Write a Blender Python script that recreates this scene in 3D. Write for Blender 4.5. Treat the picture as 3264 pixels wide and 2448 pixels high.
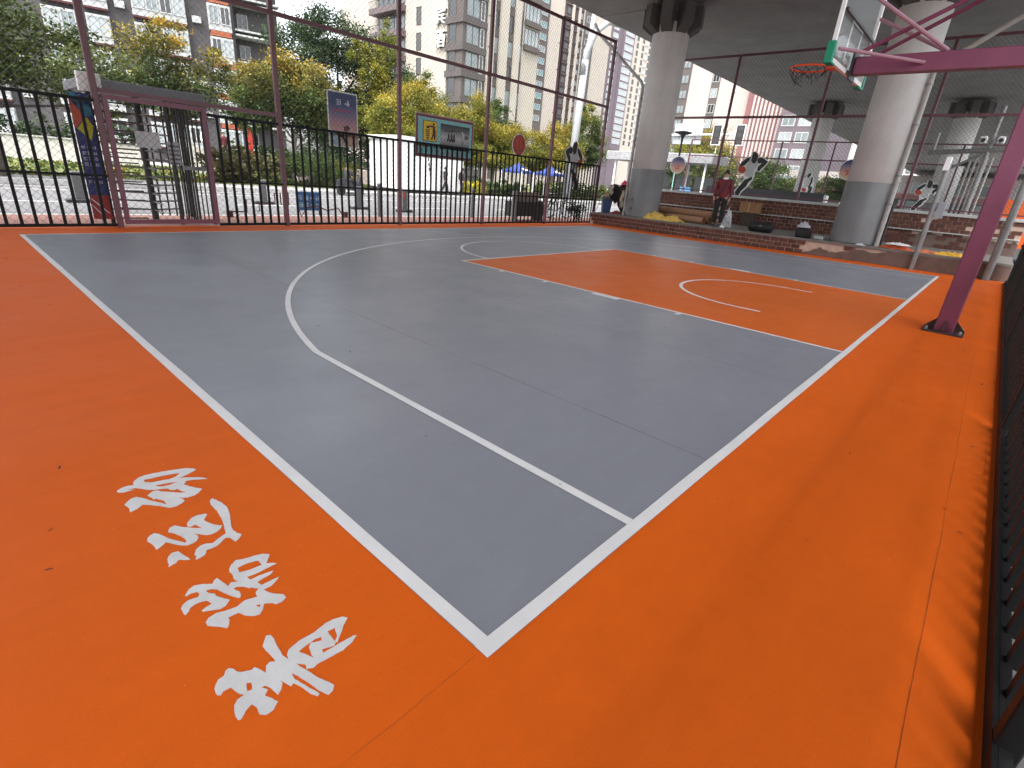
import bpy, bmesh, math, random
import numpy as np
from mathutils import Vector, Matrix
from mathutils.geometry import tessellate_polygon

for _o in list(bpy.data.objects):
    bpy.data.objects.remove(_o, do_unlink=True)
scene = bpy.context.scene
COL = scene.collection

# ---------------------------------------------------------------- camera, sky, sun, exposure
cam_data = bpy.data.cameras.new('camera')
cam_data.sensor_width = 36.0
cam_data.lens = 17.97
cam_data.clip_start = 0.05
cam_data.clip_end = 3000.0
cam = bpy.data.objects.new('camera', cam_data)
COL.objects.link(cam)
RIGHT = (0.67776, -0.73106, 0.07870)
UP = (0.22525, 0.30833, 0.92423)
BACK = (-0.69993, -0.60868, 0.37364)
cam.matrix_world = Matrix(((RIGHT[0], UP[0], BACK[0], -0.8672),
                           (RIGHT[1], UP[1], BACK[1], -0.7594),
                           (RIGHT[2], UP[2], BACK[2], 1.3871),
                           (0, 0, 0, 1)))
scene.camera = cam

SUN_EL, SUN_AZ = math.radians(62), math.radians(252)     # azimuth from +Y, clockwise
world = bpy.data.worlds.new('World')
scene.world = world
world.use_nodes = True
wn, wl = world.node_tree.nodes, world.node_tree.links
wn.clear()
sky = wn.new('ShaderNodeTexSky')
sky.sky_type = 'NISHITA'
sky.sun_disc = False
sky.sun_elevation = SUN_EL
sky.sun_rotation = SUN_AZ
sky.air_density = 1.0
sky.dust_density = 4.0
sky.ozone_density = 1.0
hsv = wn.new('ShaderNodeHueSaturation')                  # thin overcast: the blue is nearly washed out
hsv.inputs['Saturation'].default_value = 0.22
bg = wn.new('ShaderNodeBackground')
bg.inputs['Strength'].default_value = 0.15
wo = wn.new('ShaderNodeOutputWorld')
wl.new(sky.outputs[0], hsv.inputs['Color'])
wl.new(hsv.outputs[0], bg.inputs['Color'])
wl.new(bg.outputs[0], wo.inputs['Surface'])

sun_data = bpy.data.lights.new('sun', 'SUN')
sun_data.energy = 1.1
sun_data.angle = math.radians(25)
sun_data.color = (1.0, 0.95, 0.88)
sun = bpy.data.objects.new('sun', sun_data)
COL.objects.link(sun)
_sd = Vector((math.sin(SUN_AZ) * math.cos(SUN_EL), math.cos(SUN_AZ) * math.cos(SUN_EL), math.sin(SUN_EL)))
sun.rotation_euler = _sd.to_track_quat('Z', 'Y').to_euler()
sun.location = (-30, -30, 60)

scene.view_settings.view_transform = 'Standard'
scene.view_settings.look = 'None'
scene.view_settings.gamma = 1.0
scene.view_settings.exposure = 2.25
scene.view_settings.use_curve_mapping = False
scene.render.engine = 'CYCLES'
scene.cycles.use_denoising = True
scene.cycles.max_bounces = 6
scene.cycles.diffuse_bounces = 4
scene.cycles.transparent_max_bounces = 16
scene.cycles.caustics_reflective = False
scene.cycles.caustics_refractive = False

rnd = random.Random(11)

# ---------------------------------------------------------------- traced outlines (metres)
LETTERS = [
 [[(-0.282,1.663),(-0.29,1.684),(-0.314,1.706),(-0.356,1.723),(-0.406,1.741),(-0.462,1.753),(-0.491,1.748),(-0.51,1.731),(-0.519,1.714),(-0.521,1.695),(-0.541,1.705),(-0.561,1.704),(-0.58,1.692),(-0.585,1.681),(-0.58,1.668),(-0.567,1.658),(-0.548,1.656),(-0.525,1.654),(-0.552,1.672),(-0.521,1.665),(-0.511,1.651),(-0.49,1.62),(-0.472,1.604),(-0.447,1.59),(-0.423,1.577),(-0.419,1.559),(-0.407,1.547),(-0.393,1.547),(-0.386,1.517),(-0.375,1.499),(-0.392,1.509),(-0.424,1.543),(-0.45,1.57),(-0.458,1.589),(-0.471,1.595),(-0.487,1.586),(-0.501,1.572),(-0.491,1.538),(-0.49,1.522),(-0.482,1.527),(-0.462,1.49),(-0.46,1.456),(-0.475,1.484),(-0.493,1.512),(-0.514,1.556),(-0.535,1.591),(-0.554,1.591),(-0.571,1.575),(-0.585,1.56),(-0.578,1.523),(-0.581,1.487),(-0.558,1.493),(-0.543,1.505),(-0.531,1.513),(-0.501,1.479),(-0.477,1.448),(-0.458,1.42),(-0.436,1.416),(-0.414,1.423),(-0.399,1.435),(-0.4,1.454),(-0.412,1.477),(-0.384,1.453),(-0.36,1.451),(-0.337,1.462),(-0.316,1.483),(-0.324,1.497),(-0.334,1.51),(-0.348,1.536),(-0.363,1.568),(-0.35,1.583),(-0.349,1.592),(-0.324,1.583),(-0.27,1.55),(-0.282,1.573),(-0.302,1.594),(-0.336,1.621),(-0.364,1.638),(-0.353,1.637),(-0.318,1.645)],
  [(-0.479,1.713),(-0.48,1.7),(-0.478,1.689),(-0.459,1.672),(-0.427,1.663),(-0.394,1.652),(-0.37,1.656),(-0.355,1.669),(-0.346,1.676),(-0.383,1.692),(-0.425,1.703),(-0.459,1.707)],
  [(-0.453,1.635),(-0.45,1.621),(-0.436,1.609),(-0.409,1.602),(-0.391,1.606),(-0.374,1.606),(-0.404,1.619)]],
 [[(-0.325,1.367),(-0.315,1.381),(-0.308,1.382),(-0.3,1.358),(-0.291,1.321),(-0.287,1.292),(-0.29,1.26),(-0.298,1.222),(-0.311,1.177),(-0.324,1.138),(-0.326,1.117),(-0.322,1.087),(-0.313,1.07),(-0.314,1.062),(-0.329,1.046),(-0.346,1.036),(-0.349,1.052),(-0.352,1.07),(-0.361,1.082),(-0.373,1.08),(-0.39,1.065),(-0.407,1.056),(-0.425,1.055),(-0.442,1.057),(-0.448,1.042),(-0.456,1.033),(-0.474,1.028),(-0.485,1.027),(-0.487,1.034),(-0.481,1.039),(-0.48,1.048),(-0.481,1.062),(-0.468,1.086),(-0.45,1.098),(-0.431,1.098),(-0.411,1.084),(-0.392,1.095),(-0.369,1.105),(-0.354,1.11),(-0.348,1.14),(-0.34,1.171),(-0.334,1.206),(-0.329,1.249),(-0.327,1.284),(-0.329,1.31),(-0.33,1.342)],
  [(-0.446,1.257),(-0.437,1.276),(-0.417,1.296),(-0.393,1.3),(-0.367,1.29),(-0.364,1.279),(-0.375,1.265),(-0.386,1.251),(-0.382,1.231),(-0.371,1.203),(-0.36,1.185),(-0.346,1.17),(-0.356,1.155),(-0.375,1.142),(-0.396,1.139),(-0.414,1.148),(-0.429,1.168),(-0.443,1.187),(-0.436,1.169),(-0.437,1.154),(-0.447,1.137),(-0.463,1.129),(-0.483,1.129),(-0.499,1.143),(-0.514,1.165),(-0.526,1.186),(-0.535,1.199),(-0.546,1.19),(-0.561,1.18),(-0.572,1.176),(-0.572,1.2),(-0.576,1.227),(-0.583,1.248),(-0.578,1.268),(-0.565,1.281),(-0.549,1.285),(-0.538,1.268),(-0.525,1.231),(-0.51,1.198),(-0.496,1.174),(-0.483,1.15),(-0.478,1.157),(-0.478,1.176),(-0.484,1.202),(-0.495,1.231),(-0.511,1.255),(-0.508,1.267),(-0.498,1.284),(-0.48,1.287),(-0.466,1.263),(-0.448,1.243),(-0.438,1.23),(-0.41,1.202),(-0.415,1.219),(-0.418,1.231),(-0.422,1.24),(-0.437,1.237),(-0.446,1.246)],
  [(-0.568,1.052),(-0.562,1.064),(-0.563,1.077),(-0.558,1.098),(-0.549,1.113),(-0.535,1.123),(-0.518,1.118),(-0.514,1.104),(-0.506,1.07),(-0.5,1.041),(-0.515,1.051),(-0.529,1.066),(-0.536,1.064),(-0.541,1.056),(-0.555,1.053),(-0.566,1.05)]],
 [[(-0.282,0.884),(-0.3,0.904),(-0.32,0.912),(-0.353,0.92),(-0.385,0.934),(-0.407,0.919),(-0.419,0.902),(-0.424,0.886),(-0.421,0.873),(-0.424,0.852),(-0.426,0.844),(-0.42,0.82),(-0.439,0.834),(-0.452,0.82),(-0.458,0.85),(-0.464,0.885),(-0.475,0.882),(-0.486,0.867),(-0.509,0.887),(-0.533,0.899),(-0.551,0.893),(-0.569,0.872),(-0.569,0.864),(-0.553,0.867),(-0.535,0.86),(-0.534,0.846),(-0.541,0.836),(-0.569,0.842),(-0.588,0.833),(-0.597,0.82),(-0.598,0.788),(-0.595,0.781),(-0.582,0.792),(-0.575,0.803),(-0.561,0.808),(-0.546,0.808),(-0.528,0.801),(-0.523,0.791),(-0.52,0.776),(-0.537,0.774),(-0.553,0.768),(-0.552,0.759),(-0.531,0.748),(-0.509,0.734),(-0.491,0.737),(-0.471,0.755),(-0.487,0.783),(-0.498,0.807),(-0.496,0.815),(-0.511,0.834),(-0.513,0.849),(-0.498,0.843),(-0.484,0.828),(-0.474,0.797),(-0.461,0.767),(-0.449,0.744),(-0.442,0.743),(-0.436,0.753),(-0.434,0.771),(-0.444,0.798),(-0.432,0.797),(-0.417,0.785),(-0.403,0.761),(-0.399,0.765),(-0.383,0.742),(-0.396,0.732),(-0.4,0.723),(-0.4,0.709),(-0.416,0.713),(-0.438,0.72),(-0.466,0.71),(-0.488,0.714),(-0.525,0.727),(-0.547,0.723),(-0.56,0.71),(-0.561,0.692),(-0.547,0.675),(-0.532,0.657),(-0.521,0.641),(-0.511,0.653),(-0.503,0.671),(-0.503,0.682),(-0.473,0.68),(-0.462,0.655),(-0.444,0.635),(-0.426,0.628),(-0.41,0.642),(-0.397,0.663),(-0.376,0.647),(-0.371,0.635),(-0.352,0.632),(-0.332,0.643),(-0.333,0.662),(-0.352,0.682),(-0.364,0.702),(-0.372,0.726),(-0.347,0.725),(-0.326,0.736),(-0.307,0.75),(-0.329,0.752),(-0.367,0.751),(-0.373,0.774),(-0.354,0.778),(-0.324,0.781),(-0.308,0.794),(-0.331,0.798),(-0.362,0.802),(-0.385,0.802),(-0.39,0.822),(-0.364,0.818),(-0.337,0.818),(-0.305,0.82),(-0.283,0.82),(-0.293,0.833),(-0.311,0.844),(-0.301,0.859)],
  [(-0.396,0.888),(-0.399,0.862),(-0.368,0.852),(-0.326,0.848),(-0.327,0.862),(-0.326,0.875),(-0.334,0.882),(-0.365,0.89)],
  [(-0.42,0.676),(-0.414,0.657),(-0.407,0.669)]],
 [[(-0.227,0.426),(-0.238,0.442),(-0.266,0.453),(-0.29,0.455),(-0.337,0.446),(-0.383,0.448),(-0.421,0.438),(-0.432,0.424),(-0.435,0.407),(-0.442,0.433),(-0.439,0.472),(-0.434,0.508),(-0.436,0.528),(-0.447,0.534),(-0.471,0.503),(-0.468,0.465),(-0.466,0.426),(-0.479,0.436),(-0.492,0.43),(-0.502,0.408),(-0.507,0.425),(-0.517,0.448),(-0.527,0.445),(-0.55,0.457),(-0.558,0.467),(-0.563,0.485),(-0.571,0.495),(-0.581,0.492),(-0.589,0.479),(-0.605,0.477),(-0.616,0.466),(-0.623,0.455),(-0.625,0.43),(-0.618,0.422),(-0.609,0.43),(-0.59,0.428),(-0.586,0.41),(-0.58,0.391),(-0.572,0.382),(-0.591,0.38),(-0.603,0.369),(-0.61,0.351),(-0.613,0.334),(-0.612,0.32),(-0.606,0.317),(-0.588,0.332),(-0.57,0.34),(-0.563,0.319),(-0.566,0.297),(-0.555,0.284),(-0.533,0.285),(-0.515,0.3),(-0.523,0.321),(-0.533,0.341),(-0.519,0.353),(-0.53,0.371),(-0.52,0.369),(-0.513,0.353),(-0.507,0.318),(-0.492,0.329),(-0.482,0.345),(-0.483,0.359),(-0.476,0.336),(-0.47,0.318),(-0.461,0.323),(-0.449,0.292),(-0.442,0.26),(-0.431,0.239),(-0.423,0.244),(-0.437,0.286),(-0.452,0.333),(-0.449,0.357),(-0.435,0.312),(-0.42,0.252),(-0.408,0.223),(-0.393,0.226),(-0.381,0.239),(-0.387,0.258),(-0.401,0.289),(-0.413,0.333),(-0.426,0.378),(-0.408,0.356),(-0.413,0.34),(-0.397,0.33),(-0.381,0.334),(-0.347,0.33),(-0.302,0.325),(-0.271,0.332),(-0.243,0.345),(-0.251,0.352),(-0.296,0.356),(-0.35,0.357),(-0.348,0.371),(-0.314,0.358),(-0.304,0.367),(-0.301,0.362),(-0.276,0.386),(-0.252,0.409)],
  [(-0.302,0.421),(-0.304,0.372),(-0.29,0.384),(-0.279,0.417)],
  [(-0.401,0.412),(-0.379,0.36),(-0.38,0.375),(-0.372,0.406),(-0.36,0.416),(-0.333,0.402),(-0.327,0.414),(-0.345,0.42)],
  [(-0.554,0.412),(-0.562,0.386),(-0.551,0.383),(-0.544,0.405)]],
]
PLAYER = {'board':[(-0.04,1.61),(0.115,1.534),(0.159,1.409),(0.304,1.414),(0.574,1.257),(0.488,1.076),(0.345,0.87),(0.187,0.908),(0.149,0.859),(0.166,0.694),(0.143,0.585),(0.005,0.323),(-0.179,0.125),(-0.243,-0.041),(-0.414,-0.043),(-0.487,0.15),(-0.32,0.385),(-0.217,0.598),(-0.286,0.775),(-0.474,0.801),(-0.547,0.941),(-0.55,1.062),(-0.447,1.221),(-0.295,1.381),(-0.132,1.433),(-0.143,1.526)],
 'head':[(-0.032,1.581),(0.078,1.533),(0.132,1.42),(0.118,1.28),(0.073,1.161),(-0.031,1.18),(-0.092,1.271),(-0.095,1.435),(-0.096,1.539)],
 'arm':[(-0.136,1.398),(-0.173,1.245),(-0.289,1.098),(-0.449,1.018),(-0.514,0.943),(-0.516,1.027),(-0.439,1.186),(-0.296,1.334)],
 'arm2':[(0.146,1.362),(0.286,1.391),(0.54,1.251),(0.455,1.109),(0.34,0.987),(0.3,0.903),(0.205,0.933),(0.219,1.074),(0.336,1.196),(0.196,1.167),(0.137,1.281)],
 'jersey':[(-0.136,1.398),(-0.092,1.243),(-0.038,1.166),(0.089,1.148),(0.136,1.304),(0.189,1.096),(0.107,0.928),(0.11,0.714),(-0.027,0.658),(-0.227,0.742),(-0.217,0.911),(-0.246,1.028),(-0.167,1.221)],
 'leg':[(0.088,0.701),(0.109,0.619),(-0.011,0.491),(-0.051,0.343),(-0.213,0.159),(-0.274,-0.019),(-0.41,-0.005),(-0.442,0.129),(-0.351,0.297),(-0.292,0.374),(-0.183,0.564)],
 'ball':[(-0.218,0.934),(-0.216,0.882),(-0.237,0.837),(-0.276,0.805),(-0.329,0.792),(-0.387,0.799),(-0.442,0.826),(-0.484,0.868),(-0.508,0.919),(-0.51,0.972),(-0.489,1.017),(-0.448,1.049),(-0.395,1.062),(-0.337,1.054),(-0.284,1.027),(-0.242,0.985)]}
CROUCHER = {'board':[(-0.121,1.363),(0.028,1.319),(0.053,1.166),(0.15,1.12),(0.199,0.881),(0.255,0.676),(0.245,0.465),(0.239,0.36),(0.342,0.174),(0.181,0.196),(0.117,0.049),(-0.119,0.083),(-0.144,0.242),(-0.423,0.256),(-0.455,0.414),(-0.318,0.495),(-0.287,0.638),(-0.329,0.987),(-0.169,1.101)],
 'head':[(-0.112,1.329),(-0.018,1.3),(-0.012,1.214),(-0.085,1.106),(-0.155,1.05),(-0.173,1.239)],
 'jersey':[(-0.155,1.05),(-0.008,1.138),(0.049,1.079),(0.036,0.853),(-0.007,0.658),(-0.224,0.6),(-0.268,0.956)],
 'arm':[(0.03,1.147),(0.107,1.117),(0.139,0.911),(0.072,0.593),(0.024,0.519),(-0.005,0.651),(0.048,0.871)],
 'leg':[(0.186,0.706),(0.202,0.497),(0.172,0.355),(0.282,0.205),(0.114,0.315),(0.014,0.236),(0.127,0.139),(0.039,0.079),(-0.104,0.156),(-0.029,0.332),(-0.409,0.31),(-0.396,0.393),(0.027,0.379),(0.072,0.621)],
 'ball':[(-0.069,0.502),(-0.067,0.465),(-0.082,0.431),(-0.112,0.408),(-0.152,0.397),(-0.196,0.401),(-0.237,0.42),(-0.269,0.45),(-0.288,0.486),(-0.289,0.524),(-0.274,0.557),(-0.244,0.581),(-0.204,0.591),(-0.16,0.587),(-0.119,0.568),(-0.087,0.539)]}

# ---------------------------------------------------------------- materials
MATS = {}


def M(name, col, rough=0.6, var=0.10, scale=6.0, bump=0.0, bscale=60.0, metal=0.0, spec=0.5, rnd_obj=0.0,
      trans=0.0, attr=None, rough_var=0.0):
    """Principled material: colour broken up by two noises, optional bump, optional per-object shift."""
    if name in MATS:
        return MATS[name]
    m = bpy.data.materials.new(name)
    m.use_nodes = True
    n, l = m.node_tree.nodes, m.node_tree.links
    b = n['Principled BSDF']
    b.inputs['Roughness'].default_value = rough
    b.inputs['Metallic'].default_value = metal
    b.inputs['Specular IOR Level'].default_value = spec
    tc = n.new('ShaderNodeTexCoord')
    if attr:
        a = n.new('ShaderNodeAttribute')
        a.attribute_name = attr
        src = a.outputs['Color']
    else:
        c = n.new('ShaderNodeRGB')
        c.outputs[0].default_value = (*col, 1)
        src = c.outputs[0]
    if var > 0:
        nz = n.new('ShaderNodeTexNoise')
        nz.inputs['Scale'].default_value = scale
        nz.inputs['Detail'].default_value = 6
        nz.inputs['Roughness'].default_value = 0.65
        l.new(tc.outputs['Object'], nz.inputs['Vector'])
        mr = n.new('ShaderNodeMapRange')
        mr.inputs['From Min'].default_value = 0.3
        mr.inputs['From Max'].default_value = 0.7
        mr.inputs['To Min'].default_value = 1 - var
        mr.inputs['To Max'].default_value = 1 + var
        l.new(nz.outputs['Fac'], mr.inputs['Value'])
        mx = n.new('ShaderNodeVectorMath')
        mx.operation = 'SCALE'
        l.new(src, mx.inputs[0])
        l.new(mr.outputs[0], mx.inputs['Scale'])
        src = mx.outputs[0]
        if rough_var > 0:
            mr2 = n.new('ShaderNodeMapRange')
            mr2.inputs['From Min'].default_value = 0.3
            mr2.inputs['From Max'].default_value = 0.7
            mr2.inputs['To Min'].default_value = rough - rough_var
            mr2.inputs['To Max'].default_value = rough + rough_var
            nz2 = n.new('ShaderNodeTexNoise')
            nz2.inputs['Scale'].default_value = scale * 0.37
            nz2.inputs['Detail'].default_value = 4
            l.new(tc.outputs['Object'], nz2.inputs['Vector'])
            l.new(nz2.outputs['Fac'], mr2.inputs['Value'])
            l.new(mr2.outputs[0], b.inputs['Roughness'])
    if rnd_obj > 0:
        oi = n.new('ShaderNodeObjectInfo')
        mr = n.new('ShaderNodeMapRange')
        mr.inputs['To Min'].default_value = 1 - rnd_obj
        mr.inputs['To Max'].default_value = 1 + rnd_obj
        l.new(oi.outputs['Random'], mr.inputs['Value'])
        mx = n.new('ShaderNodeVectorMath')
        mx.operation = 'SCALE'
        l.new(src, mx.inputs[0])
        l.new(mr.outputs[0], mx.inputs['Scale'])
        src = mx.outputs[0]
    l.new(src, b.inputs['Base Color'])
    if bump > 0:
        bz = n.new('ShaderNodeTexNoise')
        bz.inputs['Scale'].default_value = bscale
        bz.inputs['Detail'].default_value = 5
        l.new(tc.outputs['Object'], bz.inputs['Vector'])
        bp = n.new('ShaderNodeBump')
        bp.inputs['Strength'].default_value = bump
        bp.inputs['Distance'].default_value = 0.02
        l.new(bz.outputs['Fac'], bp.inputs['Height'])
        l.new(bp.outputs[0], b.inputs['Normal'])
    if trans > 0:
        tr = n.new('ShaderNodeBsdfTranslucent')
        l.new(src, tr.inputs['Color'])
        ms = n.new('ShaderNodeMixShader')
        ms.inputs[0].default_value = trans
        out = n['Material Output']
        l.new(b.outputs[0], ms.inputs[1])
        l.new(tr.outputs[0], ms.inputs[2])
        l.new(ms.outputs[0], out.inputs['Surface'])
    MATS[name] = m
    return m


def glass_mat(name, tint=(0.9, 0.95, 0.95), alpha=0.25, rough=0.05):
    m = bpy.data.materials.new(name)
    m.use_nodes = True
    n, l = m.node_tree.nodes, m.node_tree.links
    b = n['Principled BSDF']
    b.inputs['Base Color'].default_value = (*tint, 1)
    b.inputs['Roughness'].default_value = rough
    b.inputs['Alpha'].default_value = alpha
    return m


def ramp_mat(name, stops, axis=2, rough=0.5):
    """Printed gradient along the board's own height (generated coordinates)."""
    m = bpy.data.materials.new(name)
    m.use_nodes = True
    n, l = m.node_tree.nodes, m.node_tree.links
    b = n['Principled BSDF']
    b.inputs['Roughness'].default_value = rough
    tc = n.new('ShaderNodeTexCoord')
    sp = n.new('ShaderNodeSeparateXYZ')
    l.new(tc.outputs['Generated'], sp.inputs[0])
    cr = n.new('ShaderNodeValToRGB')
    e = cr.color_ramp.elements
    e[0].position, e[0].color = stops[0][0], (*stops[0][1], 1)
    e[1].position, e[1].color = stops[-1][0], (*stops[-1][1], 1)
    for p, c in stops[1:-1]:
        k = e.new(p)
        k.color = (*c, 1)
    l.new(sp.outputs[axis], cr.inputs[0])
    l.new(cr.outputs[0], b.inputs['Base Color'])
    return m


def floor_mat(name, col, seed, rough=0.42, spec=0.5):
    """Acrylic sports coating: roller streaks, faint blotches, fine grit, uneven gloss."""
    m = bpy.data.materials.new(name)
    m.use_nodes = True
    n, l = m.node_tree.nodes, m.node_tree.links
    b = n['Principled BSDF']
    tc = n.new('ShaderNodeTexCoord')
    mp = n.new('ShaderNodeMapping')
    mp.inputs['Location'].default_value = (seed * 3.1, seed * 1.7, 0)
    l.new(tc.outputs['Object'], mp.inputs['Vector'])

    def noise(scale, detail=5, r=0.6, vec=None):
        z = n.new('ShaderNodeTexNoise')
        z.inputs['Scale'].default_value = scale
        z.inputs['Detail'].default_value = detail
        z.inputs['Roughness'].default_value = r
        l.new(vec or mp.outputs[0], z.inputs['Vector'])
        return z.outputs['Fac']

    def rng(sock, a, c, lo=0.3, hi=0.7):
        r = n.new('ShaderNodeMapRange')
        r.inputs['From Min'].default_value = lo
        r.inputs['From Max'].default_value = hi
        r.inputs['To Min'].default_value = a
        r.inputs['To Max'].default_value = c
        l.new(sock, r.inputs['Value'])
        return r.outputs[0]

    def mul(a, c):
        k = n.new('ShaderNodeMath')
        k.operation = 'MULTIPLY'
        l.new(a, k.inputs[0])
        l.new(c, k.inputs[1])
        return k.outputs[0]
    st = n.new('ShaderNodeMapping')
    st.inputs['Scale'].default_value = (0.35, 2.6, 1)
    l.new(mp.outputs[0], st.inputs['Vector'])
    f = mul(rng(noise(0.45, 3), 0.94, 1.06, 0.2, 0.8), rng(noise(2.2, 6, 0.7, st.outputs[0]), 0.95, 1.05, 0.2, 0.8))
    f = mul(f, rng(noise(5.5, 8, 0.75), 0.95, 1.05, 0.25, 0.75))
    f = mul(f, rng(noise(160, 2), 0.96, 1.04))
    mx = n.new('ShaderNodeVectorMath')
    mx.operation = 'SCALE'
    mx.inputs[0].default_value = col
    l.new(f, mx.inputs['Scale'])
    l.new(mx.outputs[0], b.inputs['Base Color'])
    l.new(rng(noise(1.3, 3), rough - 0.06, rough + 0.14, 0.2, 0.8), b.inputs['Roughness'])
    b.inputs['Specular IOR Level'].default_value = spec
    bp = n.new('ShaderNodeBump')
    bp.inputs['Strength'].default_value = 0.10
    bp.inputs['Distance'].default_value = 0.004
    l.new(noise(240, 2), bp.inputs['Height'])
    l.new(bp.outputs[0], b.inputs['Normal'])
    return m


def concrete_mat(name, col, var=0.14, streak=0.16, rough=0.8):
    """weathered cast concrete: run-down streaks, cloudy patches, pin holes"""
    m = bpy.data.materials.new(name)
    m.use_nodes = True
    n, l = m.node_tree.nodes, m.node_tree.links
    b = n['Principled BSDF']
    b.inputs['Roughness'].default_value = rough
    tc = n.new('ShaderNodeTexCoord')
    mp = n.new('ShaderNodeMapping')
    mp.inputs['Scale'].default_value = (1, 1, 0.10)
    l.new(tc.outputs['Object'], mp.inputs['Vector'])
    fac = None
    for scale, lo, hi, vec in ((7.0, 1 - streak, 1 + streak * 0.6, mp.outputs[0]), (1.1, 1 - var, 1 + var, tc.outputs['Object']), (28.0, 0.93, 1.05, tc.outputs['Object'])):
        z = n.new('ShaderNodeTexNoise')
        z.inputs['Scale'].default_value = scale
        z.inputs['Detail'].default_value = 6
        l.new(vec, z.inputs['Vector'])
        r = n.new('ShaderNodeMapRange')
        r.inputs['From Min'].default_value = 0.25
        r.inputs['From Max'].default_value = 0.75
        r.inputs['To Min'].default_value = lo
        r.inputs['To Max'].default_value = hi
        l.new(z.outputs['Fac'], r.inputs['Value'])
        if fac is None:
            fac = r.outputs[0]
        else:
            k = n.new('ShaderNodeMath')
            k.operation = 'MULTIPLY'
            l.new(fac, k.inputs[0])
            l.new(r.outputs[0], k.inputs[1])
            fac = k.outputs[0]
    mx = n.new('ShaderNodeVectorMath')
    mx.operation = 'SCALE'
    mx.inputs[0].default_value = col
    l.new(fac, mx.inputs['Scale'])
    l.new(mx.outputs[0], b.inputs['Base Color'])
    bz = n.new('ShaderNodeTexNoise')
    bz.inputs['Scale'].default_value = 45
    l.new(tc.outputs['Object'], bz.inputs['Vector'])
    bp = n.new('ShaderNodeBump')
    bp.inputs['Strength'].default_value = 0.2
    bp.inputs['Distance'].default_value = 0.01
    l.new(bz.outputs['Fac'], bp.inputs['Height'])
    l.new(bp.outputs[0], b.inputs['Normal'])
    return m


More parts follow.
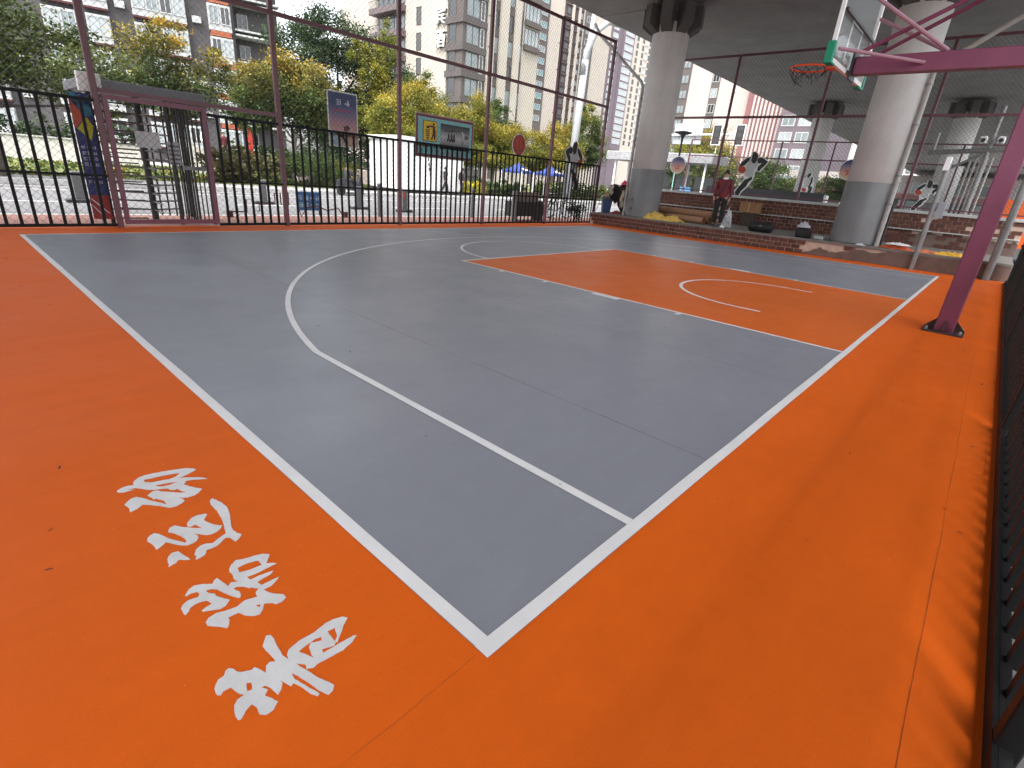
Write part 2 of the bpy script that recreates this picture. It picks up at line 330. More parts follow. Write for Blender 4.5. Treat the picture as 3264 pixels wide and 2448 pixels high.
# ---------------------------------------------------------------- mesh builder
class MB:
    def __init__(self):
        self.v, self.f = [], []

    def add(self, vs, fs):
        o = len(self.v)
        self.v += [tuple(p) for p in vs]
        self.f += [tuple(o + i for i in q) for q in fs]
        return self

    def box(self, x0, x1, y0, y1, z0, z1):
        return self.add([(x0, y0, z0), (x1, y0, z0), (x1, y1, z0), (x0, y1, z0),
                         (x0, y0, z1), (x1, y0, z1), (x1, y1, z1), (x0, y1, z1)],
                        [(0, 3, 2, 1), (4, 5, 6, 7), (0, 1, 5, 4), (1, 2, 6, 5), (2, 3, 7, 6), (3, 0, 4, 7)])

    def cbox(self, x0, x1, y0, y1, z0, z1, c=0.01):
        """box with chamfered vertical and top edges"""
        r = [(x0 + c, y0), (x1 - c, y0), (x1, y0 + c), (x1, y1 - c), (x1 - c, y1), (x0 + c, y1), (x0, y1 - c), (x0, y0 + c)]
        cx, cy = (x0 + x1) / 2, (y0 + y1) / 2
        sx = 1 - 2 * c / max(x1 - x0, 1e-6)
        sy = 1 - 2 * c / max(y1 - y0, 1e-6)
        r2 = [(cx + (x - cx) * sx, cy + (y - cy) * sy) for x, y in r]
        vs = [(x, y, z0) for x, y in r] + [(x, y, z1 - c) for x, y in r] + [(x, y, z1) for x, y in r2]
        fs = [tuple(reversed(range(8))), tuple(range(16, 24))]
        for k in (0, 8):
            fs += [(k + i, k + (i + 1) % 8, k + 8 + (i + 1) % 8, k + 8 + i) for i in range(8)]
        return self.add(vs, fs)

    def tube(self, pts, r, n=8, caps=True):
        """round tube through points; r number or list"""
        pts = [Vector(p) for p in pts]
        rs = r if isinstance(r, (list, tuple)) else [r] * len(pts)
        vs, fs = [], []
        ref = None
        for i, p in enumerate(pts):
            d = (pts[min(i + 1, len(pts) - 1)] - pts[max(i - 1, 0)]).normalized()
            if ref is None:
                ref = Vector((0, 0, 1)) if abs(d.z) < 0.9 else Vector((1, 0, 0))
            a = d.cross(ref).normalized()
            b = a.cross(d).normalized()
            ref = b
            for k in range(n):
                t = 2 * math.pi * k / n
                vs.append(p + (a * math.cos(t) + b * math.sin(t)) * rs[i])
        for i in range(len(pts) - 1):
            for k in range(n):
                fs.append((i * n + k, i * n + (k + 1) % n, (i + 1) * n + (k + 1) % n, (i + 1) * n + k))
        if caps:
            fs.append(tuple(range(n)))
            fs.append(tuple(reversed(range((len(pts) - 1) * n, len(pts) * n))))
        return self.add(vs, fs)

    def lathe(self, prof, c=(0, 0, 0), n=24):
        """profile [(r,z)...] revolved about z"""
        vs, fs = [], []
        for r, z in prof:
            for k in range(n):
                t = 2 * math.pi * k / n
                vs.append((c[0] + r * math.cos(t), c[1] + r * math.sin(t), c[2] + z))
        for i in range(len(prof) - 1):
            for k in range(n):
                fs.append((i * n + k, i * n + (k + 1) % n, (i + 1) * n + (k + 1) % n, (i + 1) * n + k))
        fs.append(tuple(reversed(range(n))))
        fs.append(tuple(range((len(prof) - 1) * n, len(prof) * n)))
        return self.add(vs, fs)

    def bar(self, p, q, w, h=None, up=(0, 0, 1)):
        """rectangular bar from p to q"""
        p, q = Vector(p), Vector(q)
        h = h or w
        d = (q - p).normalized()
        u = Vector(up)
        if abs(d.dot(u)) > 0.98:
            u = Vector((1, 0, 0))
        a = d.cross(u).normalized() * (w / 2)
        b = a.cross(d).normalized() * (h / 2)
        vs = [p - a - b, p + a - b, p + a + b, p - a + b, q - a - b, q + a - b, q + a + b, q - a + b]
        return self.add(vs, [(0, 3, 2, 1), (4, 5, 6, 7), (0, 1, 5, 4), (1, 2, 6, 5), (2, 3, 7, 6), (3, 0, 4, 7)])

    def plate(self, polys, place, t):
        """flat shape of thickness t: outline + holes in 2-D, place(u, v, w) -> 3-D"""
        flat = [p for q in polys for p in q]
        tris = tessellate_polygon([[Vector((a, b, 0)) for a, b in q] for q in polys])
        N = len(flat)
        vs = [place(a, b, 0) for a, b in flat] + [place(a, b, t) for a, b in flat]
        fs = [tuple(x) for x in tris] + [tuple(N + i for i in reversed(x)) for x in tris]
        o = 0
        for q in polys:
            k = len(q)
            fs += [(o + i, o + (i + 1) % k, N + o + (i + 1) % k, N + o + i) for i in range(k)]
            o += k
        return self.add(vs, fs)

    def sheet(self, polys, z):
        tris = tessellate_polygon([[Vector((a, b, 0)) for a, b in q] for q in polys])
        flat = [p for q in polys for p in q]
        fs = []
        for t in tris:
            a, b, c = [flat[i] for i in t]
            if (b[0] - a[0]) * (c[1] - a[1]) - (b[1] - a[1]) * (c[0] - a[0]) < 0:
                t = (t[0], t[2], t[1])
            fs.append(tuple(t))
        return self.add([(a, b, z) for a, b in flat], fs)

    def mesh(self, name, smooth=False):
        me = bpy.data.meshes.new(name)
        me.from_pydata(self.v, [], self.f)
        me.update()
        bm = bmesh.new()
        bm.from_mesh(me)
        bmesh.ops.recalc_face_normals(bm, faces=bm.faces)
        bm.to_mesh(me)
        bm.free()
        if smooth:
            for p in me.polygons:
                p.use_smooth = True
        return me

    def build(self, name, mat, parent=None, smooth=False, recalc=True):
        if recalc:
            me = self.mesh(name, smooth)
        else:
            me = bpy.data.meshes.new(name)
            me.from_pydata(self.v, [], self.f)
            me.update()
        me.materials.append(mat)
        return link(name, me, parent)


def link(name, me, parent=None, loc=None, rz=None):
    o = bpy.data.objects.new(name, me)
    COL.objects.link(o)
    if parent is not None:
        o.parent = parent
    if loc is not None:
        o.location = loc
    if rz is not None:
        o.rotation_euler = (0, 0, rz)
    return o


def tag(o, label=None, cat=None, group=None, kind=None):
    if label:
        o['label'] = label
    if cat:
        o['category'] = cat
    if group:
        o['group'] = group
    if kind:
        o['kind'] = kind
    return o


def thing(name, label, cat, loc=(0, 0, 0), rz=0.0, group=None):
    o = bpy.data.objects.new(name, None)
    COL.objects.link(o)
    o.location = loc
    o.rotation_euler = (0, 0, rz)
    o.empty_display_size = 0.2
    return tag(o, label, cat, group)


def copy_tree(o, parent=None):
    c = o.copy()
    COL.objects.link(c)
    c.parent = parent
    for ch in list(o.children):
        copy_tree(ch, c)
    return c


def smooth(o):
    for p in o.data.polygons:
        p.use_smooth = True
    return o

# ================================================================ SETTING
W, L = 15.16, 10.09          # court width along the baseline (x) and length (y)
LW = 0.052
asphalt = M('asphalt', (0.10, 0.10, 0.105), 0.85, 0.18, 0.8, 0.3, 40)
paving = M('paving', (0.30, 0.29, 0.28), 0.85, 0.12, 0.6, 0.2, 20)
redpave = M('red_paving', (0.30, 0.15, 0.12), 0.85, 0.15, 1.2, 0.2, 30)
kerb_m = M('kerb_stone', (0.50, 0.50, 0.48), 0.8, 0.12, 3)
white_paint = M('white_line_paint', (0.80, 0.80, 0.80), 0.45, 0.06, 3.0, 0.1, 200)
road_paint = M('road_paint', (0.50, 0.50, 0.49), 0.6, 0.12, 5)
concrete = concrete_mat('pillar_concrete', (0.60, 0.595, 0.585), 0.10, 0.05)
grey_paint = concrete_mat('grey_base_paint', (0.150, 0.150, 0.153), 0.18, 0.06, 0.5)
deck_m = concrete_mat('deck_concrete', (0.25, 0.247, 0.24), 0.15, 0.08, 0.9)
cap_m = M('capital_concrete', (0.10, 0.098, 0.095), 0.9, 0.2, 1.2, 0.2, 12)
stone_m = M('cap_stone', (0.42, 0.42, 0.41), 0.8, 0.15, 3, 0.2, 40)
mortar = M('mortar', (0.50, 0.36, 0.29), 0.9, 0.2, 8, 0.3, 60)
brick_m = M('brick', (0.095, 0.033, 0.022), 0.8, 0.22, 9, 0.35, 45, rnd_obj=0.28)
plaster = M('cement_wash', (0.135, 0.09, 0.075), 0.9, 0.30, 2.2, 0.4, 18)
step_top_m = M('step_top', (0.16, 0.145, 0.13), 0.85, 0.25, 2.5, 0.2, 25)
maroon = M('maroon_paint', (0.115, 0.042, 0.052), 0.45, 0.16, 3, 0.06, 50)
hoop_paint = M('plum_paint', (0.185, 0.042, 0.090), 0.38, 0.12, 4, 0.05, 60)
black_paint = M('black_paint', (0.006, 0.006, 0.0065), 0.55, 0.15, 5, spec=0.2)
wire_m = M('fence_wire', (0.07, 0.065, 0.07), 0.5, 0.1, 5, metal=0.3)
galv = M('galvanised_pipe', (0.22, 0.22, 0.22), 0.45, 0.2, 5, 0.05, 40, metal=0.35)
pale_pipe = M('pale_plastic_pipe', (0.36, 0.34, 0.32), 0.5, 0.12, 4)
white_m = M('white_paint', (0.80, 0.80, 0.79), 0.5, 0.06, 3)
dark_m = M('dark_plastic', (0.02, 0.02, 0.022), 0.5, 0.1, 5)

g = tag(MB().sheet([[(-700, -700), (900, -700), (900, 900), (-700, 900)]], -0.16).build('ground', paving), kind='structure')

# the coated slab
orange_m = floor_mat('orange_coating', (0.74, 0.126, 0.010), 1, 0.5, 0.13)
orange_key_m = floor_mat('orange_key_coating', (0.66, 0.130, 0.014), 5, 0.46, 0.26)
grey_court_m = floor_mat('grey_coating', (0.250, 0.262, 0.302), 2, 0.325, 0.62)
fl = MB()
fl.add([(-6, -1.185, 0), (16.14, -1.185, 0), (16.14, 11.02, 0), (-6, 11.02, 0),
        (-6, -1.185, -0.15), (16.14, -1.185, -0.15), (16.14, 11.02, -0.15), (-6, 11.02, -0.15)],
       [(0, 1, 2, 3), (0, 4, 5, 1), (1, 5, 6, 2), (2, 6, 7, 3), (3, 7, 4, 0)])
floor = tag(fl.build('court_floor', orange_m), kind='structure')
MB().sheet([[(0, 0), (W, 0), (W, L), (0, L)]], 0.0012).build('grey_playing_area', grey_court_m, floor)
K0, K1, KD = W / 2 - 2.45, W / 2 + 2.45, 5.86
MB().sheet([[(K0, 0), (K1, 0), (K1, KD), (K0, KD)]], 0.0026).build('orange_key', orange_key_m, floor)


def wobble(p, q, w, step=0.35, amp=0.0022):
    """hand-masked line from p to q, w to its left: the edges wander by a couple of millimetres"""
    p, q = np.array(p, float), np.array(q, float)
    d = q - p
    ln = np.hypot(*d)
    d /= ln
    nrm = np.array([-d[1], d[0]])
    k = max(2, int(ln / step))
    a = [p + d * ln * i / k + nrm * rnd.uniform(-amp, amp) for i in range(k + 1)]
    b = [p + d * ln * i / k + nrm * (w + rnd.uniform(-amp, amp)) for i in range(k + 1)]
    return [tuple(x) for x in a] + [tuple(x) for x in reversed(b)]


def line(p, q, w, z=0.0046, name='court_line'):
    return MB().sheet([wobble(p, q, w)], z).build(name, white_paint, floor)


def arc(c, r, a0, a1, w, z=0.0046, n=48, name='court_line'):
    inn = [(c[0] + (r - w) * math.cos(a0 + (a1 - a0) * i / n), c[1] + (r - w) * math.sin(a0 + (a1 - a0) * i / n)) for i in range(n + 1)]
    out = [(c[0] + r * math.cos(a0 + (a1 - a0) * i / n), c[1] + r * math.sin(a0 + (a1 - a0) * i / n)) for i in range(n + 1)]
    m = MB()
    m.add([(x, y, z) for x, y in inn + out], [(i, i + 1, n + 2 + i, n + 1 + i) for i in range(n)])
    return m.build(name, white_paint, floor)


BW = 0.056
line((0, 0), (W, 0), BW, 0.0036, 'baseline')
line((0, L - 0.05), (W, L - 0.05), 0.05, 0.0036, 'far_boundary_line')
line((BW, BW), (BW, L - 0.05), BW, 0.0036, 'sideline')
line((W, BW), (W, L - 0.05), BW, 0.0036, 'sideline')
TA = 0.928
R3 = 6.78
C3 = (W / 2, 1.575)
ydx = W / 2 - TA
yb = C3[1] + math.sqrt(R3 * R3 - ydx * ydx)
ab = math.atan2(yb - C3[1], ydx)
line((TA + LW, BW), (TA + LW, yb), LW, 0.0046, 'three_point_line')
line((W - TA, BW), (W - TA, yb), LW, 0.0046, 'three_point_line')
arc(C3, R3, ab, math.pi - ab, LW, 0.0058, 96, 'three_point_arc')
line((K0 + LW, BW), (K0 + LW, KD - LW), LW, 0.0046, 'lane_line')
line((K1, BW), (K1, KD - LW), LW, 0.0046, 'lane_line')
line((K0, KD - LW), (K1, KD - LW), LW, 0.0046, 'free_throw_line')
arc((W / 2, KD), 1.83, 0.0, math.pi, LW, 0.0058, 56, 'free_throw_circle')
arc(C3, 1.30, 0.0, math.pi, LW, 0.0046, 44, 'no_charge_arc')
line((W / 2 - 1.30 + LW, 1.25), (W / 2 - 1.30 + LW, 1.575), LW, 0.0046, 'no_charge_arc')
line((W / 2 + 1.30, 1.25), (W / 2 + 1.30, 1.575), LW, 0.0046, 'no_charge_arc')
for sx, xe in ((-1, K0), (1, K1)):
    for y0, y1 in ((1.80, 1.86), (2.68, 3.09), (3.91, 3.97), (4.80, 4.86)):
        x0, x1 = (xe - 0.10, xe - 0.003) if sx < 0 else (xe + 0.003, xe + 0.10)
        MB().sheet([[(x0, y0), (x1, y0), (x1, y1), (x0, y1)]], 0.0046).build('lane_mark', white_paint, floor)

# brush lettering, painted on the orange margin
letter_paint = M('lettering_paint', (0.70, 0.70, 0.70), 0.5, 0.09, 9.0, 0.12, 90)


def roughen(poly):
    r = []
    for i, p in enumerate(poly):
        q = poly[(i + 1) % len(poly)]
        ln = math.hypot(q[0] - p[0], q[1] - p[1])
        k = max(1, int(ln / 0.010))
        for j in range(k):
            t = j / k
            s = 0.0 if j == 0 else 0.0011
            r.append((p[0] + (q[0] - p[0]) * t + rnd.uniform(-s, s), p[1] + (q[1] - p[1]) * t + rnd.uniform(-s, s)))
    return r


for gi, (gl, lab) in enumerate(zip(LETTERS, ('white brush-painted character farthest from the camera', 'white brush-painted character of three loose strokes',
                                             'white brush-painted character with four comb-like prongs', 'largest white brush-painted character nearest the camera'))):
    z = 0.0016
    if gi == 1:
        m = MB()
        for pg in gl:
            m.sheet([roughen(pg)], z)
    else:
        m = MB().sheet([roughen(q) for q in gl], z)
    o = m.build('painted_character', letter_paint, floor)
    o['label'] = lab

# stray drops of line paint
for _k in range(14):
    if _k < 9:
        fx, fy = rnd.uniform(-1.0, 0.05), rnd.uniform(0.1, 2.4)
    else:
        fx, fy = rnd.uniform(0.2, 5.0), rnd.uniform(-1.0, -0.05)
    fr_ = rnd.uniform(0.001, 0.0026)
    MB().sheet([[(fx + fr_ * rnd.uniform(0.6, 1.3) * math.cos(2 * math.pi * q / 7), fy + fr_ * rnd.uniform(0.6, 1.3) * math.sin(2 * math.pi * q / 7)) for q in range(7)]], 0.0014).build('paint_drop', letter_paint, floor)

# control joints and hairline cracks in the slab
crack_m = M('dark_joint', (0.07, 0.065, 0.065), 0.9, 0.3, 20)
crack_o = M('dark_joint_orange', (0.30, 0.06, 0.01), 0.9, 0.3, 20)


def crack(x0, y0, x1, y1, w, z, mat):
    n = 26
    d = (x1 - x0, y1 - y0)
    ln = math.hypot(*d)
    nx, ny = -d[1] / ln, d[0] / ln
    off, m = 0.0, MB()
    prev = None
    for i in range(n + 1):
        off = off * 0.7 + rnd.uniform(-0.004, 0.004)
        ww = w * rnd.uniform(0.4, 1.3)
        c = (x0 + d[0] * i / n + nx * off, y0 + d[1] * i / n + ny * off)
        cur = ((c[0] - nx * ww, c[1] - ny * ww, z), (c[0] + nx * ww, c[1] + ny * ww, z))
        if prev:
            m.add([prev[0], prev[1], cur[1], cur[0]], [(0, 3, 2, 1)])
        prev = cur
    return m.build('floor_joint', mat, floor)


crack(1.80, 0.06, 1.84, 8.6, 0.0016, 0.0020, crack_m)
crack(3.66, 0.06, 3.76, 7.2, 0.0014, 0.0020, crack_m)
crack(-0.02, 0.03, -2.4, 0.02, 0.0007, 0.0012, crack_o)
crack(0.35, -1.0, 6.5, -0.95, 0.0009, 0.0012, crack_o)
crack(2.95, -1.12, 3.5, -1.12, 0.001, 0.0012, crack_o)

tag(MB().sheet([[(-60, -30), (60, -30), (60, -1.19), (-60, -1.19)]], -0.12).build('asphalt_yard', M('yard_asphalt', (0.055, 0.055, 0.056), 0.9, 0.2, 1.5, 0.3, 40)), kind='structure')

# street beyond the fence
tag(MB().box(-60, 19.3, 11.03, 13.25, -0.2, -0.03).build('pavement', redpave), kind='structure')
tag(MB().box(-60, 120, 13.25, 13.40, -0.2, -0.025).build('kerb', kerb_m), kind='structure')
road = tag(MB().sheet([[(-120, 13.4), (220, 13.4), (220, 24.6), (-120, 24.6)]], -0.145).build('road', M('road_asphalt', (0.115, 0.115, 0.12), 0.8, 0.10, 0.5, 0.2, 30)), kind='structure')
for y in (13.9, 21.9, 23.4):
    MB().sheet([[(-120, y), (220, y), (220, y + 0.15), (-120, y + 0.15)]], -0.139).build('road_line', road_paint, road)
for k in range(-6, 16):
    MB().sheet([[(k * 6.0, 17.6), (k * 6.0 + 3, 17.6), (k * 6.0 + 3, 17.75), (k * 6.0, 17.75)]], -0.139).build('road_dash', road_paint, road)
tag(MB().box(-120, 220, 24.6, 24.95, -0.2, 0.02).build('kerb', M('white_kerb', (0.42, 0.42, 0.41), 0.8, 0.1, 2)), kind='structure')
tag(MB().sheet([[(-120, 24.95), (220, 24.95), (220, 27.2), (-120, 27.2)]], 0.01).build('pavement', M('pale_paving', (0.22, 0.215, 0.21), 0.85, 0.1, 1)), kind='structure')
vg = MB()
vg.add([(-120, 27.2, 0.02), (15.5, 27.2, 0.02), (15.5, 41, 0.30), (-120, 41, 0.30)], [(0, 1, 2, 3)])
vg.add([(15.6, 29.6, 0.02), (120, 29.6, 0.02), (120, 60, 0.4), (15.6, 60, 0.4)], [(0, 1, 2, 3)])
tag(vg.build('verge', M('verge_soil', (0.10, 0.115, 0.035), 0.95, 0.5, 1.4)), kind='structure')

# viaduct over the court
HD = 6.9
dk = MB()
prof = [(-3.1, HD + 0.35), (-2.7, HD), (12.05, HD), (12.45, HD + 0.35), (12.45, HD + 1.5), (-3.1, HD + 1.5)]  # unseen right edge carried outward to cut the light on the near floor
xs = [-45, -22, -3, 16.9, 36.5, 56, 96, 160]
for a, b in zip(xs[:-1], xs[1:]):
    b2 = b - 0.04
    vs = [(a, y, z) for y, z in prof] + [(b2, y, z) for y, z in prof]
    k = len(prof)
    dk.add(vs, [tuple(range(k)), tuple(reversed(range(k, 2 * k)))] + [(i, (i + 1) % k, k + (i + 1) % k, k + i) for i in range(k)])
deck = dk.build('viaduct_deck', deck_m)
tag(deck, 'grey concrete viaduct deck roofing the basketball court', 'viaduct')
for s_, y in ((1, -3.08), (-1, 12.43)):
    MB().box(-45, 160, min(y, y + s_ * 0.25), max(y, y + s_ * 0.25), HD + 1.51, HD + 2.4).build('parapet', deck_m, deck)


def pillar(x, y, z0, label, zp, seed):
    t = thing('viaduct_pillar', label, 'pillar', (x, y, z0), 0, 'round viaduct pillars')
    r = 0.575
    MB().lathe([(r, zp - z0), (r, 6.25 - z0), (r - 0.02, 6.3 - z0)], n=40).build('shaft', concrete, t, smooth=False)
    MB().lathe([(r + 0.02, 0), (r + 0.008, 0.06), (r + 0.006, zp - z0 - 0.01), (r, zp - z0)], n=40).build('painted_base', grey_paint, t)
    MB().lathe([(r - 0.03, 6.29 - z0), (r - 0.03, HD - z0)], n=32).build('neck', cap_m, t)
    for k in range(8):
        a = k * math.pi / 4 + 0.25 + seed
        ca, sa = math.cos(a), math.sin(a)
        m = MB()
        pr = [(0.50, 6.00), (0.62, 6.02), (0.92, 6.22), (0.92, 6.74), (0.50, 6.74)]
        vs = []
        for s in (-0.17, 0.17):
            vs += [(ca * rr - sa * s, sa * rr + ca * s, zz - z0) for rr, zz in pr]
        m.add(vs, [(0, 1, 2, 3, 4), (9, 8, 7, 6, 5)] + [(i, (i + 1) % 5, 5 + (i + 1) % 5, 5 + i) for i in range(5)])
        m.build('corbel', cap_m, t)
    for o in t.children:
        if o.name.startswith(('shaft', 'painted_base', 'neck')):
            me = o.data
            for p in me.polygons:
                p.use_smooth = len(p.vertices) == 4
    return t


SZ = 0.42
p1 = pillar(16.72, 9.02, SZ, 'round concrete pillar beside the paper tubes on the brick step', 2.02, 0.0)
p2 = pillar(16.84, 2.28, SZ, 'thick round concrete pillar behind the basketball hoop', 2.02, 0.1)
pillar(36.3, 9.0, -0.15, 'distant round pillar behind the crouching player cut-out', 1.9, 0.2)
pillar(36.5, 2.3, -0.15, 'distant half-lit pillar beyond the fence, right of the thick pillar', 1.9, 0.0)
for hz in (1.02, 0.72):
    MB().box(16.08, 16.15, 9.13, 9.30, hz, hz + 0.02).build('foot_rung', galv, p1).matrix_parent_inverse = p1.matrix_basis.inverted()


def W_(mb, name, mat, parent, smooth_=False):
    """build a part whose mesh is given in world coordinates under a placed thing"""
    o = mb.build(name, mat, parent, smooth_)
    o.matrix_parent_inverse = parent.matrix_basis.inverted()
    return o


# ================================================================ BRICK STEP AND BACK WALL
def brick_mesh(l, h, d):
    c = 0.004
    m = MB()
    vs = [(-l / 2, 0, -h / 2), (l / 2, 0, -h / 2), (l / 2, 0, h / 2), (-l / 2, 0, h / 2),
          (-l / 2, -d + c, -h / 2), (l / 2, -d + c, -h / 2), (l / 2, -d + c, h / 2), (-l / 2, -d + c, h / 2),
          (-l / 2 + c, -d, -h / 2 + c), (l / 2 - c, -d, -h / 2 + c), (l / 2 - c, -d, h / 2 - c), (-l / 2 + c, -d, h / 2 - c)]
    fs = [(8, 9, 10, 11)]
    for k in (0, 4):
        fs += [(k + i, k + (i + 1) % 4, k + 4 + (i + 1) % 4, k + 4 + i) for i in range(4)]
    m.add(vs, fs)
    me = m.mesh('brick')
    me.materials.append(brick_m)
    return me


BR = brick_mesh(0.216, 0.101, 0.03)
BRH = brick_mesh(0.11, 0.112, 0.03)
BACKX = 19.5


def brick_course(parent, x, y_from, y_to, z, off, keep=lambda y, z: True, x_of=None):
    """bricks facing -X along Y"""
    y = y_from + off
    while y + 0.11 < y_to:
        if keep(y + 0.12, z):
            o = link('brick', BR, parent, (x + rnd.uniform(-0.002, 0.002), y + 0.12, z), -math.pi / 2)
        y += 0.245
    return


step = thing('brick_step', 'long low red brick step with dark top along the court edge', 'step', (16.1, 4.7, 0))
W_(MB().box(16.13, 19.5, -1.2, 10.80, -0.1, 0.36), 'step_core', mortar, step)
W_(MB().cbox(16.09, 19.5, -1.2, 10.82, 0.362, SZ, 0.008), 'step_slab', step_top_m, step)
step_parent = bpy.data.objects['brick_step']
stp_inv = step.matrix_basis.inverted()
n0 = set(bpy.data.objects)
for k in range(3):
    brick_course(step, 16.13, 1.2 if k else 2.2, 10.75, 0.06 + k * 0.121, 0.0 if k % 2 else 0.12,
                 lambda y, z: y > 3.3 or rnd.random() < (0.30 if z < 0.25 else 0.55) * (y - 0.6) / 2.7)
for o in set(bpy.data.objects) - n0:
    o.matrix_parent_inverse = stp_inv
wash = MB()
ys = np.linspace(-1.2, 3.6, 60)
prev = None
for i, y in enumerate(ys):
    top = 0.358 if y < 1.2 else max(0.02, 0.358 - (y - 1.2) * 0.12 + 0.06 * math.sin(y * 7.1) + rnd.uniform(-0.03, 0.03))
    xx = 16.094 + (0.0 if y < 2.0 else 0.004 * (y - 2)) + rnd.uniform(-0.002, 0.002)
    cur = ((xx, y, 0.001), (xx + 0.004, y, top))
    if prev:
        wash.add([prev[0], cur[0], cur[1], prev[1]], [(0, 1, 2, 3)])
    prev = cur
W_(wash, 'cement_wash', plaster, step)

wall = thing('brick_back_wall', 'brick wall with stone cap and ledge carrying the side fence', 'wall', (BACKX, 4.7, 0))
W_(MB().box(BACKX + 0.03, BACKX + 0.33, -1.2, 10.9, SZ, 1.342), 'wall_core', mortar, wall)
W_(MB().cbox(BACKX - 0.04, BACKX + 0.38, -1.24, 10.95, 1.343, 1.425, 0.01), 'cap_stone', stone_m, wall)
W_(MB().cbox(BACKX - 0.07, BACKX + 0.029, -1.2, 10.9, 0.855, 0.885, 0.006), 'ledge', stone_m, wall)
wi = wall.matrix_basis.inverted()
n0 = set(bpy.data.objects)
for k in range(8):
    z = 0.425 + 0.056 + (k % 4) * 0.114 + (0.46 if k > 3 else 0)
    brick_course(wall, BACKX + 0.03, -1.2, 10.8, z, 0.0 if k % 2 else 0.12,
                 lambda y, z: 1.3 < y < 7.3 or (y <= 1.3 and (z > 0.9 and rnd.random() < 0.8 or rnd.random() < 0.35)))
for o in set(bpy.data.objects) - n0:
    o.matrix_parent_inverse = wi
far_br = MB()
for k in range(8):
    z = 0.425 + 0.056 + (k % 4) * 0.114 + (0.46 if k > 3 else 0)
    y = 7.36 + (0.0 if k % 2 else 0.12)
    while y < 10.6:
        far_br.box(BACKX, BACKX + 0.03, y + 0.012, y + 0.228, z - 0.050, z + 0.050)
        y += 0.245
W_(far_br, 'brick_courses', brick_m, wall)['kind'] = 'stuff'
pw = MB()
prev = None
for y in np.linspace(-1.2, 2.3, 40):
    cur = ((BACKX + 0.012, y, SZ + 0.002), (BACKX + 0.014, y, 0.80 - max(0, y - 1.5) * 0.3 + rnd.uniform(-0.05, 0.04)))
    if prev:
        pw.add([prev[0], cur[0], cur[1], prev[1]], [(0, 1, 2, 3)])
    prev = cur
W_(pw, 'cement_wash', plaster, wall)

# ================================================================ FENCES


def mesh_strands(mb, a0, a1, z0, z1, place, pitch=0.10, r=0.0022):
    """diamond wire netting as crossing strands between a0..a1 and z0..z1"""
    hgt, ln = z1 - z0, a1 - a0
    for s in (1, -1):
        c = -hgt
        while c < ln:
            pa, pb = c, c + hgt * 1.0
            t0 = max(0.0, (0 - pa) / hgt) if pa < 0 else 0.0
            t1 = 1.0 if pb <= ln else (ln - pa) / hgt
            if t1 > t0:
                q0 = (a0 + pa + hgt * t0, z0 + hgt * t0 if s > 0 else z1 - hgt * t0)
                q1 = (a0 + pa + hgt * t1, z0 + hgt * t1 if s > 0 else z1 - hgt * t1)
                p, q = place(*q0, s * r), place(*q1, s * r)
                mb.tube([p, q], r, 3, caps=False)
            c += pitch
    return mb


FY = 10.90
POSTS = [-4.55, -1.55, 1.45, 4.5, 7.5, 10.5, 13.5, 16.42]
cf = thing('chain_link_fence', 'tall maroon chain-link fence between the court and the street', 'fence', (7.5, FY, 0))
for x in POSTS:
    W_(MB().cbox(x - 0.045, x + 0.045, FY - 0.045, FY + 0.045, -0.02, 6.0, 0.008), 'post', maroon, cf)
for i, (a, b) in enumerate(zip(POSTS[:-1], POSTS[1:])):
    for z in (3.97, 5.95):
        W_(MB().bar((a + 0.046, FY, z), (b - 0.046, FY, z), 0.06, 0.075), 'rail', maroon, cf)
W_(MB().bar((1.497, FY, 2.19), (4.453, FY, 2.19), 0.06, 0.07), 'rail', maroon, cf)
for i, (a, b) in enumerate(zip(POSTS[:-1], POSTS[1:])):
    mm = MB()
    for z0, z1 in ((0.06, 3.93), (4.01, 5.91)):
        mesh_strands(mm, a + 0.05, b - 0.05, z0, z1, lambda u, v, w: (u, FY + 0.075 + w, v), 0.115, 0.0027)
    W_(mm, 'wire_netting', wire_m, cf)['kind'] = 'stuff'
    for z in (1.2, 2.6, 3.4, 4.6, 5.3):
        W_(MB().box(a - 0.075, a + 0.075, FY + 0.046, FY + 0.062, z, z + 0.02), 'netting_clip', wire_m, cf)

PK = MB().box(-0.0225, 0.0225, -0.012, 0.012, 0.06, 2.03).mesh('picket')
PK.materials.append(black_paint)


PKD = MB().box(-0.0225, 0.0225, -0.028, 0.028, 0.06, 2.03).mesh('picket')
PKD.materials.append(black_paint)


def pickets(t, x0, x1, y, me=None, step_=0.1765):
    n = int(round((x1 - x0) / step_))
    for i in range(1, n):
        u = x0 + (x1 - x0) * i / n
        o = link('picket', me or PK, t, (u, y, 0))
        o.matrix_parent_inverse = t.matrix_basis.inverted()
    for z, h in ((2.02, 0.05), (0.86, 0.035), (0.045, 0.05)):
        W_(MB().bar((x0, y + 0.028, z), (x1, y + 0.028, z), 0.03, h), 'rail', black_paint, t)


pf = thing('picket_fence', 'black steel picket fence below the chain-link fence on the street side', 'fence', (7.5, FY - 0.07, 0))
for a, b in zip(POSTS[:-1], POSTS[1:]):
    if abs(a - 1.45) < 0.01:
        pickets(pf, 3.10, 4.46, FY - 0.072)
    else:
        pickets(pf, a + 0.05, min(b - 0.05, 16.30), FY - 0.072)
MBp = MB().box(16.29, 16.33, FY - 0.09, FY - 0.05, 0.0, 2.05)
W_(MBp, 'end_post', black_paint, pf)

